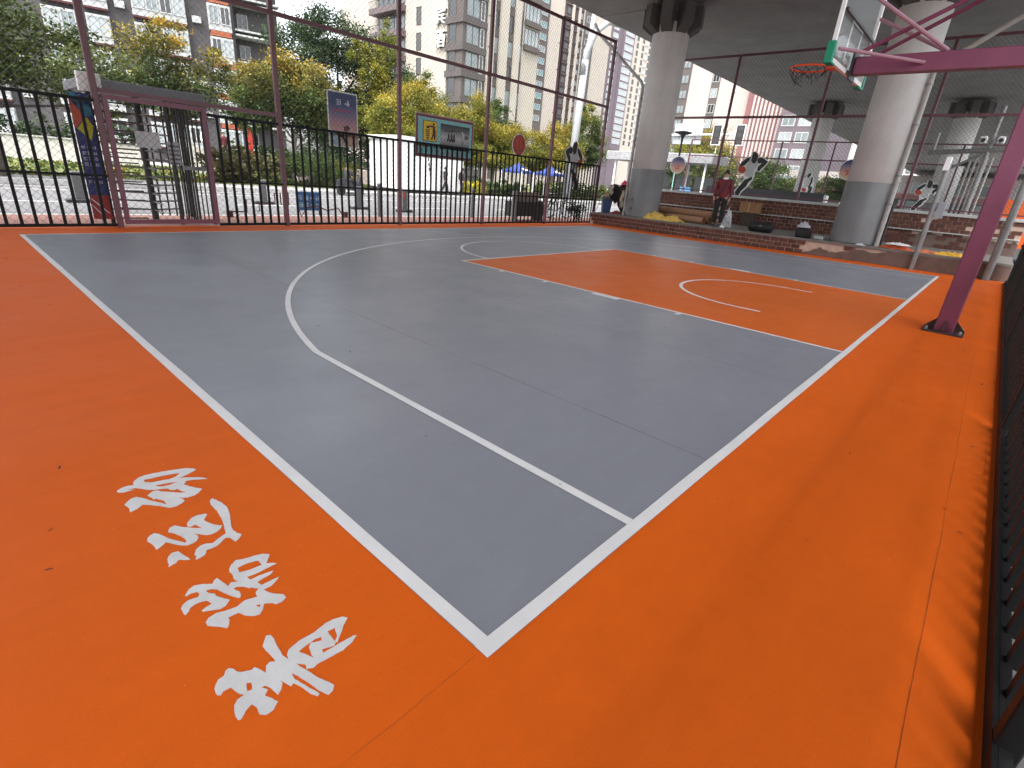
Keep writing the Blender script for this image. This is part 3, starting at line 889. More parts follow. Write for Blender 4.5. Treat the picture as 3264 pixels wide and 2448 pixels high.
rf = thing('picket_fence', 'black picket fence running along the near right edge of the court', 'fence', (8, -1.20, 0))
RP = [-5.2, -2.2, 0.8, 3.8, 6.8, 9.8, 12.8, 15.9]
for a, b in zip(RP[:-1], RP[1:]):
    pickets(rf, a + 0.03, b - 0.03, -1.225, PKD)
    W_(MB().cbox(a - 0.03, a + 0.03, -1.23, -1.17, 0.0, 2.06, 0.005), 'post', black_paint, rf)
W_(MB().bar((-5.2, -1.178, 0.035), (15.9, -1.178, 0.035), 0.02, 0.068), 'bottom_rail', black_paint, rf)

# gate in the fence with its turnstile
gate_m = M('gate_paint', (0.145, 0.045, 0.070), 0.45, 0.15, 4)
gate = thing('gate_frame', 'maroon steel gate frame around the turnstile', 'gate', (2.3, FY, 0))
for a, b in (((1.56, 0.06), (1.56, 2.14)), ((3.06, 0.06), (3.06, 2.14))):
    W_(MB().bar((a[0], FY - 0.05, a[1]), (b[0], FY - 0.05, b[1]), 0.075, 0.05, (0, 1, 0)), 'frame_side', gate_m, gate)
W_(MB().bar((1.60, FY - 0.05, 2.10), (3.02, FY - 0.05, 2.10), 0.05, 0.075), 'frame_top', gate_m, gate)
W_(MB().bar((1.60, FY - 0.05, 0.10), (3.02, FY - 0.05, 0.10), 0.05, 0.075), 'frame_bottom', gate_m, gate)

ts = thing('turnstile', 'full-height steel turnstile cage with grey flat roof behind the maroon gate', 'turnstile', (2.35, 11.85, 0))
steel = M('brushed_steel', (0.20, 0.195, 0.19), 0.3, 0.2, 6, metal=0.8)
darksteel = M('dark_steel', (0.03, 0.027, 0.025), 0.5, 0.25, 5, metal=0.3)
roofm = M('turnstile_roof', (0.13, 0.13, 0.14), 0.5, 0.1, 3)
W_(MB().cbox(1.35, 3.22, 11.15, 12.7, 2.23, 2.38, 0.02), 'roof', roofm, ts)
W_(MB().cbox(1.28, 1.60, 11.05, 11.16, 2.16, 2.44, 0.01), 'roof_end', white_m, ts)
for x, y in ((1.42, 11.25), (1.42, 12.6), (3.15, 11.25), (3.15, 12.6), (2.55, 11.25)):
    W_(MB().bar((x, y, 0), (x, y, 2.23), 0.06), 'upright', darksteel, ts)
W_(MB().tube([(2.25, 11.85, 0), (2.25, 11.85, 2.25)], 0.06, 12), 'rotor', darksteel, ts)
for k in range(12):
    z = 0.22 + k * 0.155
    for a in (0.5, 0.5 + 2 * math.pi / 3, 0.5 + 4 * math.pi / 3):
        W_(MB().tube([(2.25 + 0.05 * math.cos(a), 11.85 + 0.05 * math.sin(a), z), (2.25 + 0.62 * math.cos(a), 11.85 + 0.62 * math.sin(a), z)], 0.017, 6), 'arm', steel, ts)
for k in range(13):
    z = 0.12 + k * 0.16
    W_(MB().bar((1.44, 11.25, z), (1.98, 11.25, z), 0.022), 'side_bar', darksteel, ts)
for k in range(14):
    a = -1.25 + k * 0.19
    x, y = 2.30 + 0.74 * math.cos(a), 11.85 + 0.74 * math.sin(a)
    W_(MB().tube([(x, y, 0.05), (x, y, 2.22)], 0.017, 6), 'cage_bar', darksteel, ts)
for k in range(6):
    W_(MB().bar((2.64 + k * 0.08, 11.25, 0.05), (2.64 + k * 0.08, 11.25, 2.22), 0.02), 'cage_bar', darksteel, ts)
W_(MB().box(2.55, 3.12, 11.235, 11.265, 1.02, 1.09), 'cross_bar', steel, ts)
sg = tag(MB().box(1.98, 2.36, 11.17, 11.18, 1.36, 1.63).build('notice_plate', M('grey_notice', (0.46, 0.46, 0.47), 0.5, 0.05, 4)), 'plain pale grey notice plate hung on the turnstile bars', 'sign')
np_ = thing('notice_sheet', 'grey printed notice with dark text lines on the turnstile', 'sign', (2.58, 11.17, 1.3))
W_(MB().box(2.46, 2.66, 11.16, 11.17, 1.10, 1.50), 'sheet', M('grey_sheet', (0.34, 0.34, 0.36), 0.6, 0.05, 4), np_)
for k in range(5):
    z = 1.44 - k * 0.075
    x = 2.475
    while x < 2.64:
        w = rnd.uniform(0.012, 0.03)
        W_(MB().box(x, min(x + w, 2.65), 11.157, 11.1595, z - 0.03, z), 'text_block', dark_m, np_)
        x += w + 0.008

# side fence on top of the back wall
SX = BACKX + 0.15
sf = thing('chain_link_fence', 'maroon chain-link fence standing on the brick back wall', 'fence', (SX, 4.7, 1.425))
SP = [10.86, 7.8, 4.78, 1.78, -1.2]
for y in SP:
    W_(MB().cbox(SX - 0.04, SX + 0.04, y - 0.04, y + 0.04, 1.425, 5.98, 0.008), 'post', maroon, sf)
for a, b in zip(SP[:-1], SP[1:]):
    for z in (4.02, 5.95):
        W_(MB().bar((SX, a - 0.041, z), (SX, b + 0.041, z), 0.06, 0.075), 'rail', maroon, sf)
    W_(MB().bar((SX, a - 0.041, 1.50), (SX, b + 0.041, 1.50), 0.04, 0.04), 'rail', maroon, sf)
    mm = MB()
    for z0, z1 in ((1.52, 3.98), (4.06, 5.91)):
        mesh_strands(mm, b + 0.05, a - 0.05, z0, z1, lambda u, v, w: (SX + 0.07 + w, u, v), 0.115, 0.0032)
    W_(mm, 'wire_netting', wire_m, sf)['kind'] = 'stuff'
    for z in (2.2, 3.2, 4.8):
        W_(MB().box(SX + 0.041, SX + 0.056, a - 0.07, a + 0.07, z, z + 0.02), 'netting_clip', wire_m, sf)

# fence of the next court, further under the viaduct
nf = thing('chain_link_fence', 'far maroon chain-link fence of the next court under the viaduct', 'fence', (30.9, 5, -0.16))
for k in range(8):
    y = -3.5 + k * 2.55
    W_(MB().bar((30.9, y, -0.16), (30.9, y, 4.3), 0.07), 'post', maroon, nf)
for z in (1.2, 3.45, 4.3):
    W_(MB().bar((30.9, -3.5, z), (30.9, 14.35, z), 0.05, 0.06), 'rail', maroon, nf)
mm = MB()
mesh_strands(mm, -3.5, 14.3, 0.9, 3.4, lambda u, v, w: (30.95 + w, u, v), 0.16, 0.003)
W_(mm, 'wire_netting', wire_m, nf)['kind'] = 'stuff'

# ================================================================ HOOP
HX = W / 2
hp = thing('basketball_hoop', 'plum steel basketball hoop with glass backboard on a single post', 'basketball hoop', (HX, -0.6, 0))
hi = lambda m, n, mat, par=None: W_(m, n, mat, hp)
hi(MB().cbox(HX - 0.10, HX + 0.10, -0.70, -0.50, 0.02, 3.34, 0.012), 'post', hoop_paint)
basem = M('rusty_base', (0.045, 0.022, 0.022), 0.6, 0.3, 12, 0.3, 50)
hi(MB().cbox(HX - 0.21, HX + 0.21, -0.81, -0.39, 0.0, 0.022, 0.004), 'base_plate', basem)
for dx, dy in ((1, 0), (-1, 0), (0, 1), (0, -1)):
    m = MB()
    px, py = HX + dx * 0.10, -0.6 + dy * 0.10
    qx, qy = HX + dx * 0.20, -0.6 + dy * 0.20
    ox, oy = (0.006 * (dy != 0), 0.006 * (dx != 0))
    m.add([(px - ox, py - oy, 0.022), (qx - ox, qy - oy, 0.022), (qx - ox, qy - oy, 0.05), (px - ox, py - oy, 0.16),
           (px + ox, py + oy, 0.022), (qx + ox, qy + oy, 0.022), (qx + ox, qy + oy, 0.05), (px + ox, py + oy, 0.16)],
          [(0, 1, 2, 3), (7, 6, 5, 4), (0, 4, 5, 1), (1, 5, 6, 2), (2, 6, 7, 3), (3, 7, 4, 0)])
    hi(m, 'gusset', basem)
for dx in (-0.17, 0.17):
    for dy in (-0.17, 0.17):
        hi(MB().lathe([(0.018, 0), (0.018, 0.02), (0.01, 0.045)], (HX + dx, -0.6 + dy, 0.022), 6), 'anchor_bolt', galv)
hi(MB().cbox(HX - 0.085, HX + 0.085, -0.50, 1.26, 2.94, 3.13, 0.012), 'beam', hoop_paint)
BY = 1.32      # back face of the board
hi(MB().box(HX - 0.14, HX + 0.14, 1.261, 1.285, 2.88, 3.18), 'mount_plate', dark_m)
rosy = M('rosy_strut_paint', (0.33, 0.17, 0.22), 0.4, 0.12, 5)
for sx in (-1, 1):
    hi(MB().tube([(HX + sx * 0.75, BY - 0.03, 3.72), (HX + sx * 0.05, 0.34, 3.14)], 0.022, 8), 'strut', rosy)
    hi(MB().tube([(HX + sx * 0.80, BY - 0.03, 3.08), (HX + sx * 0.09, 0.52, 3.02)], 0.020, 8), 'strut', rosy)
    hi(MB().tube([(HX + sx * 0.22, 1.20, 3.14), (HX + sx * 0.07, -0.52, 4.02)], 0.024, 8), 'stay', hoop_paint)
hi(MB().cbox(HX - 0.07, HX + 0.07, -0.67, -0.53, 3.34, 4.10, 0.01), 'mast', hoop_paint)
bx0, bx1, bz0, bz1 = HX - 0.90, HX + 0.90, 2.94, 3.99
bdf = hi(MB().box(bx0, bx1, BY, BY + 0.04, bz0, bz0 + 0.05).box(bx0, bx1, BY, BY + 0.04, bz1 - 0.05, bz1)
         .box(bx0, bx0 + 0.05, BY, BY + 0.04, bz0 + 0.05, bz1 - 0.05).box(bx1 - 0.05, bx1, BY, BY + 0.04, bz0 + 0.05, bz1 - 0.05), 'board_frame', white_m)
pane = hi(MB().box(bx0 + 0.05, bx1 - 0.05, BY + 0.012, BY + 0.024, bz0 + 0.05, bz1 - 0.05), 'board_glass', glass_mat('board_glass', (0.55, 0.60, 0.60), 0.22, 0.04))
tb = [(HX - 0.295, HX + 0.295, 3.05, 3.50)]
x0, x1, z0, z1 = tb[0]
hi(MB().box(x0, x1, BY + 0.0245, BY + 0.028, z0, z0 + 0.05).box(x0, x1, BY + 0.0245, BY + 0.028, z1 - 0.05, z1)
   .box(x0, x0 + 0.05, BY + 0.0245, BY + 0.028, z0 + 0.05, z1 - 0.05).box(x1 - 0.05, x1, BY + 0.0245, BY + 0.028, z0 + 0.05, z1 - 0.05), 'target_square', white_m)
hi(MB().bar((bx0 + 0.05, BY - 0.02, 3.46), (bx1 - 0.05, BY - 0.02, 3.46), 0.03, 0.03), 'back_rail', darksteel)
pad = M('green_padding', (0.0, 0.24, 0.13), 0.5, 0.08, 8)
for a, b in ((bx0, bx0 + 0.16), (bx1 - 0.16, bx1)):
    hi(MB().cbox(a - 0.02, b, BY - 0.015, BY + 0.065, bz0 - 0.025, bz0 - 0.001, 0.006), 'board_padding', pad)
for a in (bx0, bx1):
    hi(MB().cbox(a - 0.03, a + 0.03, BY - 0.02, BY + 0.07, bz0 - 0.02, bz0 + 0.20, 0.008), 'board_padding', pad)
rimm = M('rim_orange', (0.75, 0.085, 0.02), 0.4, 0.1, 10)
RC = (HX, 1.79, 3.05)
ring = [(RC[0] + 0.235 * math.cos(2 * math.pi * k / 36), RC[1] + 0.235 * math.sin(2 * math.pi * k / 36), RC[2]) for k in range(37)]
hi(MB().tube(ring, 0.012, 8, caps=False), 'rim', rimm)
hi(MB().box(HX - 0.10, HX + 0.10, BY + 0.041, BY + 0.055, 2.97, 3.10).cbox(HX - 0.085, HX + 0.085, BY + 0.055, 1.58, 3.02, 3.045, 0.006), 'rim_bracket', rimm)
net = MB()
for k in range(12):
    a = 2 * math.pi * k / 12
    for s in (1, -1):
        pts = []
        torn = 0.95 if k in (3, 4, 5, 6, 7, 8) else 0.42
        for j in range(7):
            t = torn * j / 6
            r = 0.23 - 0.10 * t + 0.03 * math.sin(5 * t + k * 1.7)
            aa = a + s * t * 0.8 + 0.12 * math.sin(k * 2.1 + 4 * t)
            pts.append((RC[0] + r * math.cos(aa), RC[1] + r * math.sin(aa), RC[2] - 0.012 - 0.17 * t - 0.05 * math.sin(k * 2.3) * t))
        net.tube(pts, 0.0035, 4, caps=False)
hi(net, 'net', M('dirty_net', (0.012, 0.010, 0.010), 0.9, 0.3, 20))

# pipes and poles by the step
dp = thing('drain_pipe', 'pale drain pipe bending off the left side of the pillar by the paper tubes', 'pipe', (16.45, 9.66, SZ))
W_(MB().tube([(16.50, 9.63, SZ), (16.50, 9.63, 4.55), (16.52, 9.72, 4.72), (16.85, 11.9, 6.35), (16.9, 12.2, 6.7)], 0.05, 10), 'pipe', pale_pipe, dp)
for z in (1.4, 2.9, 4.2):
    W_(MB().lathe([(0.062, 0), (0.062, 0.03)], (16.50, 9.63, z), 12), 'clamp', galv, dp)
dp = thing('drain_pipe', 'pale drain pipe on the right side of the thick pillar, bending up to the deck', 'pipe', (16.55, 1.66, SZ))
W_(MB().tube([(16.62, 1.66, SZ), (16.62, 1.66, 4.55), (16.62, 1.60, 4.72), (16.8, -0.6, 6.35), (16.8, -0.8, 6.7)], 0.06, 10), 'pipe', pale_pipe, dp)
for z in (1.5, 2.2, 3.4, 4.3):
    W_(MB().lathe([(0.075, 0), (0.075, 0.035)], (16.62, 1.66, z), 12), 'clamp', galv, dp)
W_(MB().tube([(16.75, 1.58, SZ), (16.75, 1.58, 1.5)], 0.03, 8), 'side_hose', dark_m, dp)
pg_ = thing('pipe_pole', 'grey pipe pole with a white box at its top, in front of the step', 'pole', (15.97, 0.66, 0))
W_(MB().tube([(15.97, 0.66, 0), (15.97, 0.66, 2.52)], 0.055, 12), 'pole', galv, pg_)
W_(MB().cbox(15.90, 16.04, 0.63, 0.75, 2.36, 2.66, 0.01), 'white_box', white_m, pg_)
W_(MB().cbox(15.93, 16.03, 0.42, 0.58, 1.28, 1.66, 0.01), 'switch_box', M('switch_grey', (0.27, 0.28, 0.31), 0.5, 0.06, 4), pg_)
pg_ = thing('pipe_pole', 'thicker grey pipe pole next to the dark picket fence', 'pole', (16.0, -0.82, 0))
W_(MB().tube([(16.0, -0.82, 0), (16.0, -0.82, 4.6)], 0.075, 14), 'pole', galv, pg_)
W_(MB().lathe([(0.09, 0), (0.09, 0.02)], (16.0, -0.82, 0.0), 14), 'flange', galv, pg_)

# ================================================================ THINGS ON THE STEP


def cloth(name, label, cat, c, lx, ly, h, mat, seed, nx=20, ny=16, rz=0.0, group=None):
    """crumpled sheet lying in folds: a closed lump with ragged outline and ridged top"""
    r = random.Random(seed)
    ph = [(r.uniform(2, 9), r.uniform(2, 9), r.uniform(0, 6.3), r.uniform(0.25, 1)) for _ in range(8)]
    edge = [1 + r.uniform(-0.28, 0.18) for _ in range(24)]
    m = MB()
    vs, fs = [], []
    nr, na = 16, 56
    for i in range(nr + 1):
        q = i / nr
        for k in range(na):
            a = 2 * math.pi * k / na
            e = edge[int(k * 24 / na)] * (1 - (k * 24 / na) % 1) + edge[(int(k * 24 / na) + 1) % 24] * ((k * 24 / na) % 1)
            x, y = lx / 2 * q * e * math.cos(a), ly / 2 * q * e * math.sin(a)
            fold = sum(w * (1 - abs(math.sin(fx * x / lx * 3.4 + fy * y / ly * 3.4 + p))) ** 1.6 for fx, fy, p, w in ph) / sum(p[3] for p in ph) * 1.5
            z = h * (0.12 + 1.1 * fold) * (1 - q ** 3) if i < nr else 0.002
            vs.append((x, y, max(0.002, z)))
    for i in range(nr):
        for k in range(na):
            fs.append((i * na + k, i * na + (k + 1) % na, (i + 1) * na + (k + 1) % na, (i + 1) * na + k))
    fs.append(tuple(nr * na + k for k in range(na)))
    m.add(vs, fs)
    o = m.build(name, mat)
    o.location = c
    o.rotation_euler = (0, 0, rz)
    if label:
        tag(o, label, cat, group)
    return o


kraft = M('kraft_paper', (0.30, 0.155, 0.085), 0.75, 0.12, 4, 0.1, 40)
kraft_shade = M('kraft_inner_shade', (0.07, 0.035, 0.02), 0.9, 0.1, 4)  # darkened kraft: discs inside the tubes paint the shade of the hollow
tubes = [((17.25, 8.25, SZ + 0.115), (16.95, 6.75, SZ + 0.115), 'lowest and nearest of the brown paper tubes on the step'),
         ((17.55, 8.55, SZ + 0.115), (17.25, 6.70, SZ + 0.115), 'middle brown paper tube lying on the step'),
         ((17.80, 8.65, SZ + 0.115), (17.50, 6.60, SZ + 0.115), 'rear brown paper tube lying on the step'),
         ((17.50, 8.75, SZ + 0.32), (17.28, 6.62, SZ + 0.315), 'topmost brown paper tube resting on the others')]
for p, q, lab in tubes:
    p, q = Vector(p), Vector(q)
    t = thing('paper_tube', lab, 'tube', p, 0, 'brown paper tubes stacked on the step')
    d = (q - p).normalized()
    m = MB().tube([p, q], 0.112, 18, caps=False).tube([q, p], 0.098, 18, caps=False)
    W_(m, 'tube_wall', kraft, t, True)
    W_(MB().tube([p + d * 0.15, p + d * 0.16], 0.097, 18), 'shade_disc', kraft_shade, t)
    W_(MB().tube([q - d * 0.16, q - d * 0.15], 0.097, 18), 'shade_disc', kraft_shade, t)

ylw = M('yellow_cloth', (0.60, 0.40, 0.09), 0.8, 0.2, 6, 0.2, 30)
cloth('work_sheet', 'yellow crumpled sheet heaped against the pillar by the tubes', 'sheet', (16.42, 8.32, SZ), 0.60, 0.85, 0.30, ylw, 3)
cloth('work_sheet', 'flatter yellow crumpled sheet in front of the paper tubes', 'sheet', (16.40, 7.65, SZ), 0.50, 0.85, 0.20, ylw, 7)
cloth('dark_rag', 'black and red rag lying in front of the paper tubes', 'rag', (16.35, 7.45, SZ), 0.35, 0.5, 0.08, M('dark_rag', (0.05, 0.02, 0.02), 0.9, 0.5, 7), 9)

# bin, chair frame and coats in the far corner
bin_ = thing('plastic_bin', 'dark blue plastic bin in the corner of the step', 'bin', (16.75, 10.58, SZ))
W_(MB().lathe([(0.20, 0.0), (0.25, 0.50), (0.27, 0.50), (0.27, 0.53), (0.245, 0.53), (0.20, 0.10)], (16.75, 10.58, SZ), 4), 'tub', M('blue_plastic', (0.012, 0.035, 0.13), 0.45, 0.1, 5), bin_)
cloth('grey_sack', 'grey sack draped over the blue bin', 'sack', (16.75, 10.57, SZ + 0.49), 0.5, 0.58, 0.12, M('sack_grey', (0.11, 0.10, 0.09), 0.9, 0.2, 8), 21)
lad = thing('folding_frame', 'white folding steel frame at the corner of the fence', 'frame', (16.6, 10.74, SZ))
for p, q in (((16.30, 10.74, SZ), (16.62, 10.72, SZ + 0.62)), ((16.86, 10.76, SZ), (16.62, 10.74, SZ + 0.62)), ((16.40, 10.735, SZ + 0.30), (16.75, 10.735, SZ + 0.30))):
    W_(MB().tube([p, q], 0.016, 8), 'tube', white_m, lad)
rack_ = thing('coat_rack', 'low rack hung with coats between the bin and the pillar', 'rack', (16.75, 10.1, SZ))
for y in (9.80, 10.40):
    W_(MB().tube([(16.75, y, SZ), (16.75, y, SZ + 1.0)], 0.018, 8), 'leg', darksteel, rack_)
W_(MB().tube([(16.75, 9.76, SZ + 1.0), (16.75, 10.44, SZ + 1.0)], 0.018, 8), 'rail', darksteel, rack_)


def coat(label, y0, y1, ztop, h, mat, seed, x=16.75):
    r = random.Random(seed)
    m = MB()
    n, k = 14, 8
    vs = []
    for s in (0, 1):
        for j in range(k + 1):
            v = j / k
            for i in range(n + 1):
                u = i / n
                wv = 0.5 + 0.5 * (1 - abs(2 * u - 1)) * (1 - v * 0.5)
                yy = y0 + (y1 - y0) * u + 0.03 * math.sin(9 * v + seed)
                off = (0.05 + 0.05 * math.sin(u * 15 + seed) * v + 0.02 * math.sin(u * 31 + v * 5)) * wv
                zz = ztop - h * v * (1 - 0.12 * math.sin(u * 7 + seed)) - 0.10 * abs(2 * u - 1) ** 2 * (1 - v)
                vs.append((x + (off if s else -off), yy, zz))
    P = (n + 1) * (k + 1)
    fs = []
    for s in (0, 1):
        for j in range(k):
            for i in range(n):
                a = s * P + j * (n + 1) + i
                fs.append((a, a + 1, a + n + 2, a + n + 1))
    for i in range(n):
        fs.append((i, i + 1, P + i + 1, P + i))
        b = k * (n + 1)
        fs.append((b + i, b + i + 1, P + b + i + 1, P + b + i))
    for j in range(k):
        fs.append((j * (n + 1), (j + 1) * (n + 1), P + (j + 1) * (n + 1), P + j * (n + 1)))
        e = j * (n + 1) + n
        fs.append((e, e + n + 1, P + e + n + 1, P + e))
    m.add(vs, fs)
    return tag(m.build('hanging_coat', mat, None, True), label, 'coat', 'coats hung on the rack in the corner')


coat('dark brown coat hung nearest the pillar', 9.72, 10.10, SZ + 1.05, 0.86, M('brown_cloth', (0.035, 0.022, 0.015), 0.9, 0.3, 8), 1)
coat('black coat hung beside the grey sack', 10.08, 10.44, SZ + 1.04, 0.60, M('black_cloth', (0.012, 0.012, 0.012), 0.9, 0.3, 8), 2, 16.72)
coat('pale cream sleeve hanging in front of the brown coat', 9.78, 9.90, SZ + 0.85, 0.55, M('cream_cloth', (0.50, 0.47, 0.38), 0.9, 0.15, 8), 4, 16.60)
coat('cream scarf hanging over the black coat', 10.28, 10.41, SZ + 1.02, 0.35, M('cream_cloth', (0.50, 0.47, 0.38), 0.9, 0.15, 8), 5, 16.58)
cloth('hat', 'bright pink cloth hat on top of the coats', 'hat', (16.70, 9.86, SZ + 1.03), 0.24, 0.34, 0.16, M('pink_cloth', (0.60, 0.04, 0.13), 0.8, 0.1, 8), 31)
cloth('folded_jacket', 'beige jacket laid over the top of the grey sack', 'jacket', (16.72, 10.60, SZ + 0.58), 0.36, 0.42, 0.13, M('beige_cloth', (0.42, 0.30, 0.17), 0.9, 0.2, 8), 33)
cloth('scrap_heap', 'heap of dark red scraps on the step left of the pillar', 'scraps', (16.6, 9.95, SZ), 0.45, 0.75, 0.13, M('red_scrap', (0.16, 0.035, 0.025), 0.8, 0.7, 14), 35)

# cardboard box on the ledge
cb = thing('cardboard_box', 'brown cardboard box on the back wall ledge behind the man', 'box', (19.28, 6.1, 0.886))
brd = M('cardboard', (0.27, 0.14, 0.065), 0.8, 0.12, 5)
W_(MB().cbox(19.02, 19.42, 5.78, 6.42, 0.887, 1.24, 0.006), 'carton', brd, cb)
W_(MB().bar((19.02, 5.78, 1.245), (18.86, 5.80, 1.30), 0.30, 0.006), 'flap', brd, cb)
W_(MB().box(19.0, 19.018, 6.07, 6.13, 0.89, 1.238), 'tape', M('parcel_tape', (0.38, 0.24, 0.11), 0.3, 0.08, 4), cb)
lr = MB().box(19.04, 19.40, 5.9, 6.3, SZ, 0.885)
W_(lr, 'wooden_support', M('dark_wood', (0.05, 0.035, 0.025), 0.8, 0.2, 6), cb)

# duffel bag
db = thing('duffel_bag', 'black duffel bag lying at the front of the step', 'bag', (16.55, 4.72, SZ))
blackcl = M('black_nylon', (0.006, 0.006, 0.007), 0.7, 0.3, 9, 0.3, 40)
m = MB()
vs, fs = [], []
for i in range(13):
    t = i / 12
    y = -0.36 + 0.72 * t
    s = (1 - abs(2 * t - 1) ** 4) ** 0.5
    for k in range(16):
        a = 2 * math.pi * k / 16
        zz = 0.155 + 0.155 * math.sin(a) * (0.55 + 0.45 * s) + 0.02 * math.sin(a * 3 + y * 9)
        vs.append((16.55 + 0.19 * math.cos(a) * (0.4 + 0.6 * s), 4.75 + y, SZ + max(0.0, zz)))
for i in range(12):
    for k in range(16):
        fs.append((i * 16 + k, i * 16 + (k + 1) % 16, (i + 1) * 16 + (k + 1) % 16, (i + 1) * 16 + k))
fs += [tuple(range(16)), tuple(reversed(range(192, 208)))]
W_(m.add(vs, fs), 'bag_body', blackcl, db, True)
W_(MB().tube([(16.50, 4.55, SZ + 0.27), (16.47, 4.62, SZ + 0.36), (16.47, 4.80, SZ + 0.38), (16.50, 4.92, SZ + 0.27)], 0.013, 6), 'handle', blackcl, db)
W_(MB().box(16.345, 16.352, 4.66, 4.74, SZ + 0.19, SZ + 0.203), 'bag_badge', M('grey_badge', (0.4, 0.4, 0.4), 0.5, 0.05, 5), db)

bp = thing('backpack', 'black backpack set down by the thick pillar', 'bag', (16.55, 3.50, SZ))
m = MB()
vs, fs = [], []
for i, (z, w, d) in enumerate(((0, 0.19, 0.14), (0.06, 0.22, 0.17), (0.16, 0.21, 0.16), (0.25, 0.17, 0.13), (0.30, 0.09, 0.07))):
    for k in range(14):
        a = 2 * math.pi * k / 14
        vs.append((16.5 + d * math.copysign(abs(math.cos(a)) ** 0.7, math.cos(a)), 3.5 + w * math.copysign(abs(math.sin(a)) ** 0.7, math.sin(a)) + 0.02 * z, SZ + z + 0.015 * math.sin(3 * a + i)* (i > 0)))
for i in range(4):
    for k in range(14):
        fs.append((i * 14 + k, i * 14 + (k + 1) % 14, (i + 1) * 14 + (k + 1) % 14, (i + 1) * 14 + k))
fs += [tuple(range(14)), tuple(reversed(range(56, 70)))]
W_(m.add(vs, fs), 'bag_body', blackcl, bp, True)
W_(MB().tube([(16.36, 3.36, SZ + 0.24), (16.28, 3.33, SZ + 0.12), (16.34, 3.36, SZ + 0.02)], 0.012, 6), 'strap', blackcl, bp)
cloth('sun_hat', 'pale grey cap lying on the black backpack', 'cap', (16.48, 3.53, SZ + 0.28), 0.28, 0.36, 0.18, M('grey_cloth', (0.42, 0.42, 0.45), 0.85, 0.2, 10), 41)
tag(MB().cbox(16.62, 16.80, 2.98, 3.24, SZ, SZ + 0.09, 0.004).build('stone_block', stone_m), 'small grey block on the step beside the backpack', 'block')

clear = glass_mat('thin_plastic', (0.75, 0.76, 0.78), 0.35, 0.35)
o = cloth('plastic_bag', 'tall clear plastic bag standing behind the man', 'bag', (17.1, 6.02, SZ), 0.34, 0.34, 0.62, clear, 51)
cloth('paper_ball', 'white crumpled paper on the step beside the man', 'paper', (16.45, 5.92, SZ), 0.14, 0.16, 0.10, M('white_paper', (0.7, 0.7, 0.68), 0.8, 0.1, 8), 53)
cloth('orange_cloth', 'orange cloth spread on the step right of the thick pillar', 'cloth', (16.55, 1.18, SZ), 0.50, 0.85, 0.12, M('orange_cloth', (0.55, 0.10, 0.03), 0.85, 0.25, 6), 61)
cloth('orange_cloth', 'flat end of orange cloth behind the grey pipe pole', 'cloth', (16.5, 0.50, SZ), 0.42, 0.70, 0.08, M('pale_orange_cloth', (0.60, 0.17, 0.07), 0.85, 0.2, 6), 65)
cloth('white_bag', 'white plastic bag thrown over the orange cloth', 'bag', (16.42, 1.15, SZ + 0.11), 0.22, 0.55, 0.07, M('white_plastic', (0.75, 0.75, 0.75), 0.5, 0.08, 8), 63)
cloth('yellow_rope', 'tangle of yellow tape on the step by the pipe pole', 'tape', (16.45, 0.05, SZ), 0.32, 0.75, 0.11, M('yellow_tape', (0.68, 0.38, 0.03), 0.6, 0.3, 12), 67)
cloth('grey_wrapper', 'crumpled silver wrapper at the foot of the thick pillar', 'wrapper', (16.28, 1.98, SZ), 0.12, 0.24, 0.06, M('silver_wrap', (0.5, 0.5, 0.5), 0.35, 0.1, 10), 69)

# fallen leaves and grit on the court
leafm = M('dry_leaf', (0.055, 0.035, 0.03), 0.85, 0.4, 30, rnd_obj=0.4)
lm = MB()
lm.add([(-0.5, 0, 0), (-0.2, -0.24, 0.10), (0.25, -0.2, 0.04), (0.5, 0.02, 0.12), (0.2, 0.22, 0.05), (-0.2, 0.2, 0.14), (0, 0, 0.01)],
       [(0, 1, 6), (1, 2, 6), (2, 3, 6), (3, 4, 6), (4, 5, 6), (5, 0, 6)])
LEAF = lm.mesh('leaf')
LEAF.materials.append(leafm)
spots = [(1.16, 2.73, .07), (0.6, 4.6, .05), (1.3, 3.5, .05), (2.35, 2.4, .045), (2.6, 3.4, .06), (3.1, 4.3, .05), (1.9, 1.15, .03), (0.75, 1.25, .04),
         (0.95, 0.45, .03), (3.4, 0.9, .04), (4.3, 1.6, .045), (3.0, 2.1, .06), (2.2, 4.9, .05), (5.9, 2.2, .05), (6.5, 3.6, .05), (7.2, 0.7, .05), (9.6, 2.0, .07),
         (11.2, 1.6, .09), (2.6, -0.5, .04), (1.55, -0.45, .02), (1.6, -0.62, .02), (1.45, -0.55, .02), (3.4, -1.05, .05), (2.3, -0.98, .035), (2.1, -1.05, .04),
         (4.0, -0.6, .05), (4.6, -0.45, .05), (6.0, -0.5, .06), (7.0, -0.45, .05), (6.6, -0.85, .05), (5.2, -1.05, .08), (7.9, -0.75, .06), (-0.72, 2.05, .05),
         (-0.82, 1.55, .04), (-0.86, 1.3, .045), (0.9, 7.2, .05), (1.4, 8.4, .06), (3.6, 7.8, .06), (5.2, 6.6, .06), (-0.4, 6.2, .06), (-0.35, 7.9, .07), (-0.3, 5.3, .05)]
for x, y, s in spots:
    o = link('fallen_leaf', LEAF, None, (x, y, 0.006 if 0 < x < W and 0 < y < L else 0.0015), rnd.uniform(0, 6.3))
    s *= 0.62
    o.scale = (s, s * rnd.uniform(0.35, 0.7), s * 0.6)
    tag(o, 'tiny dry dark leaf lying on the court floor', 'leaf', 'dry leaves scattered on the court floor')
gl_ = link('fallen_leaf', LEAF, None, (-1.16, 0.86, 0.002), 0.5)
gl_.scale = (0.07, 0.03, 0.07)
tag(gl_, 'curled leaf lying alone at the left edge of the court floor', 'leaf')

# ================================================================ PEOPLE


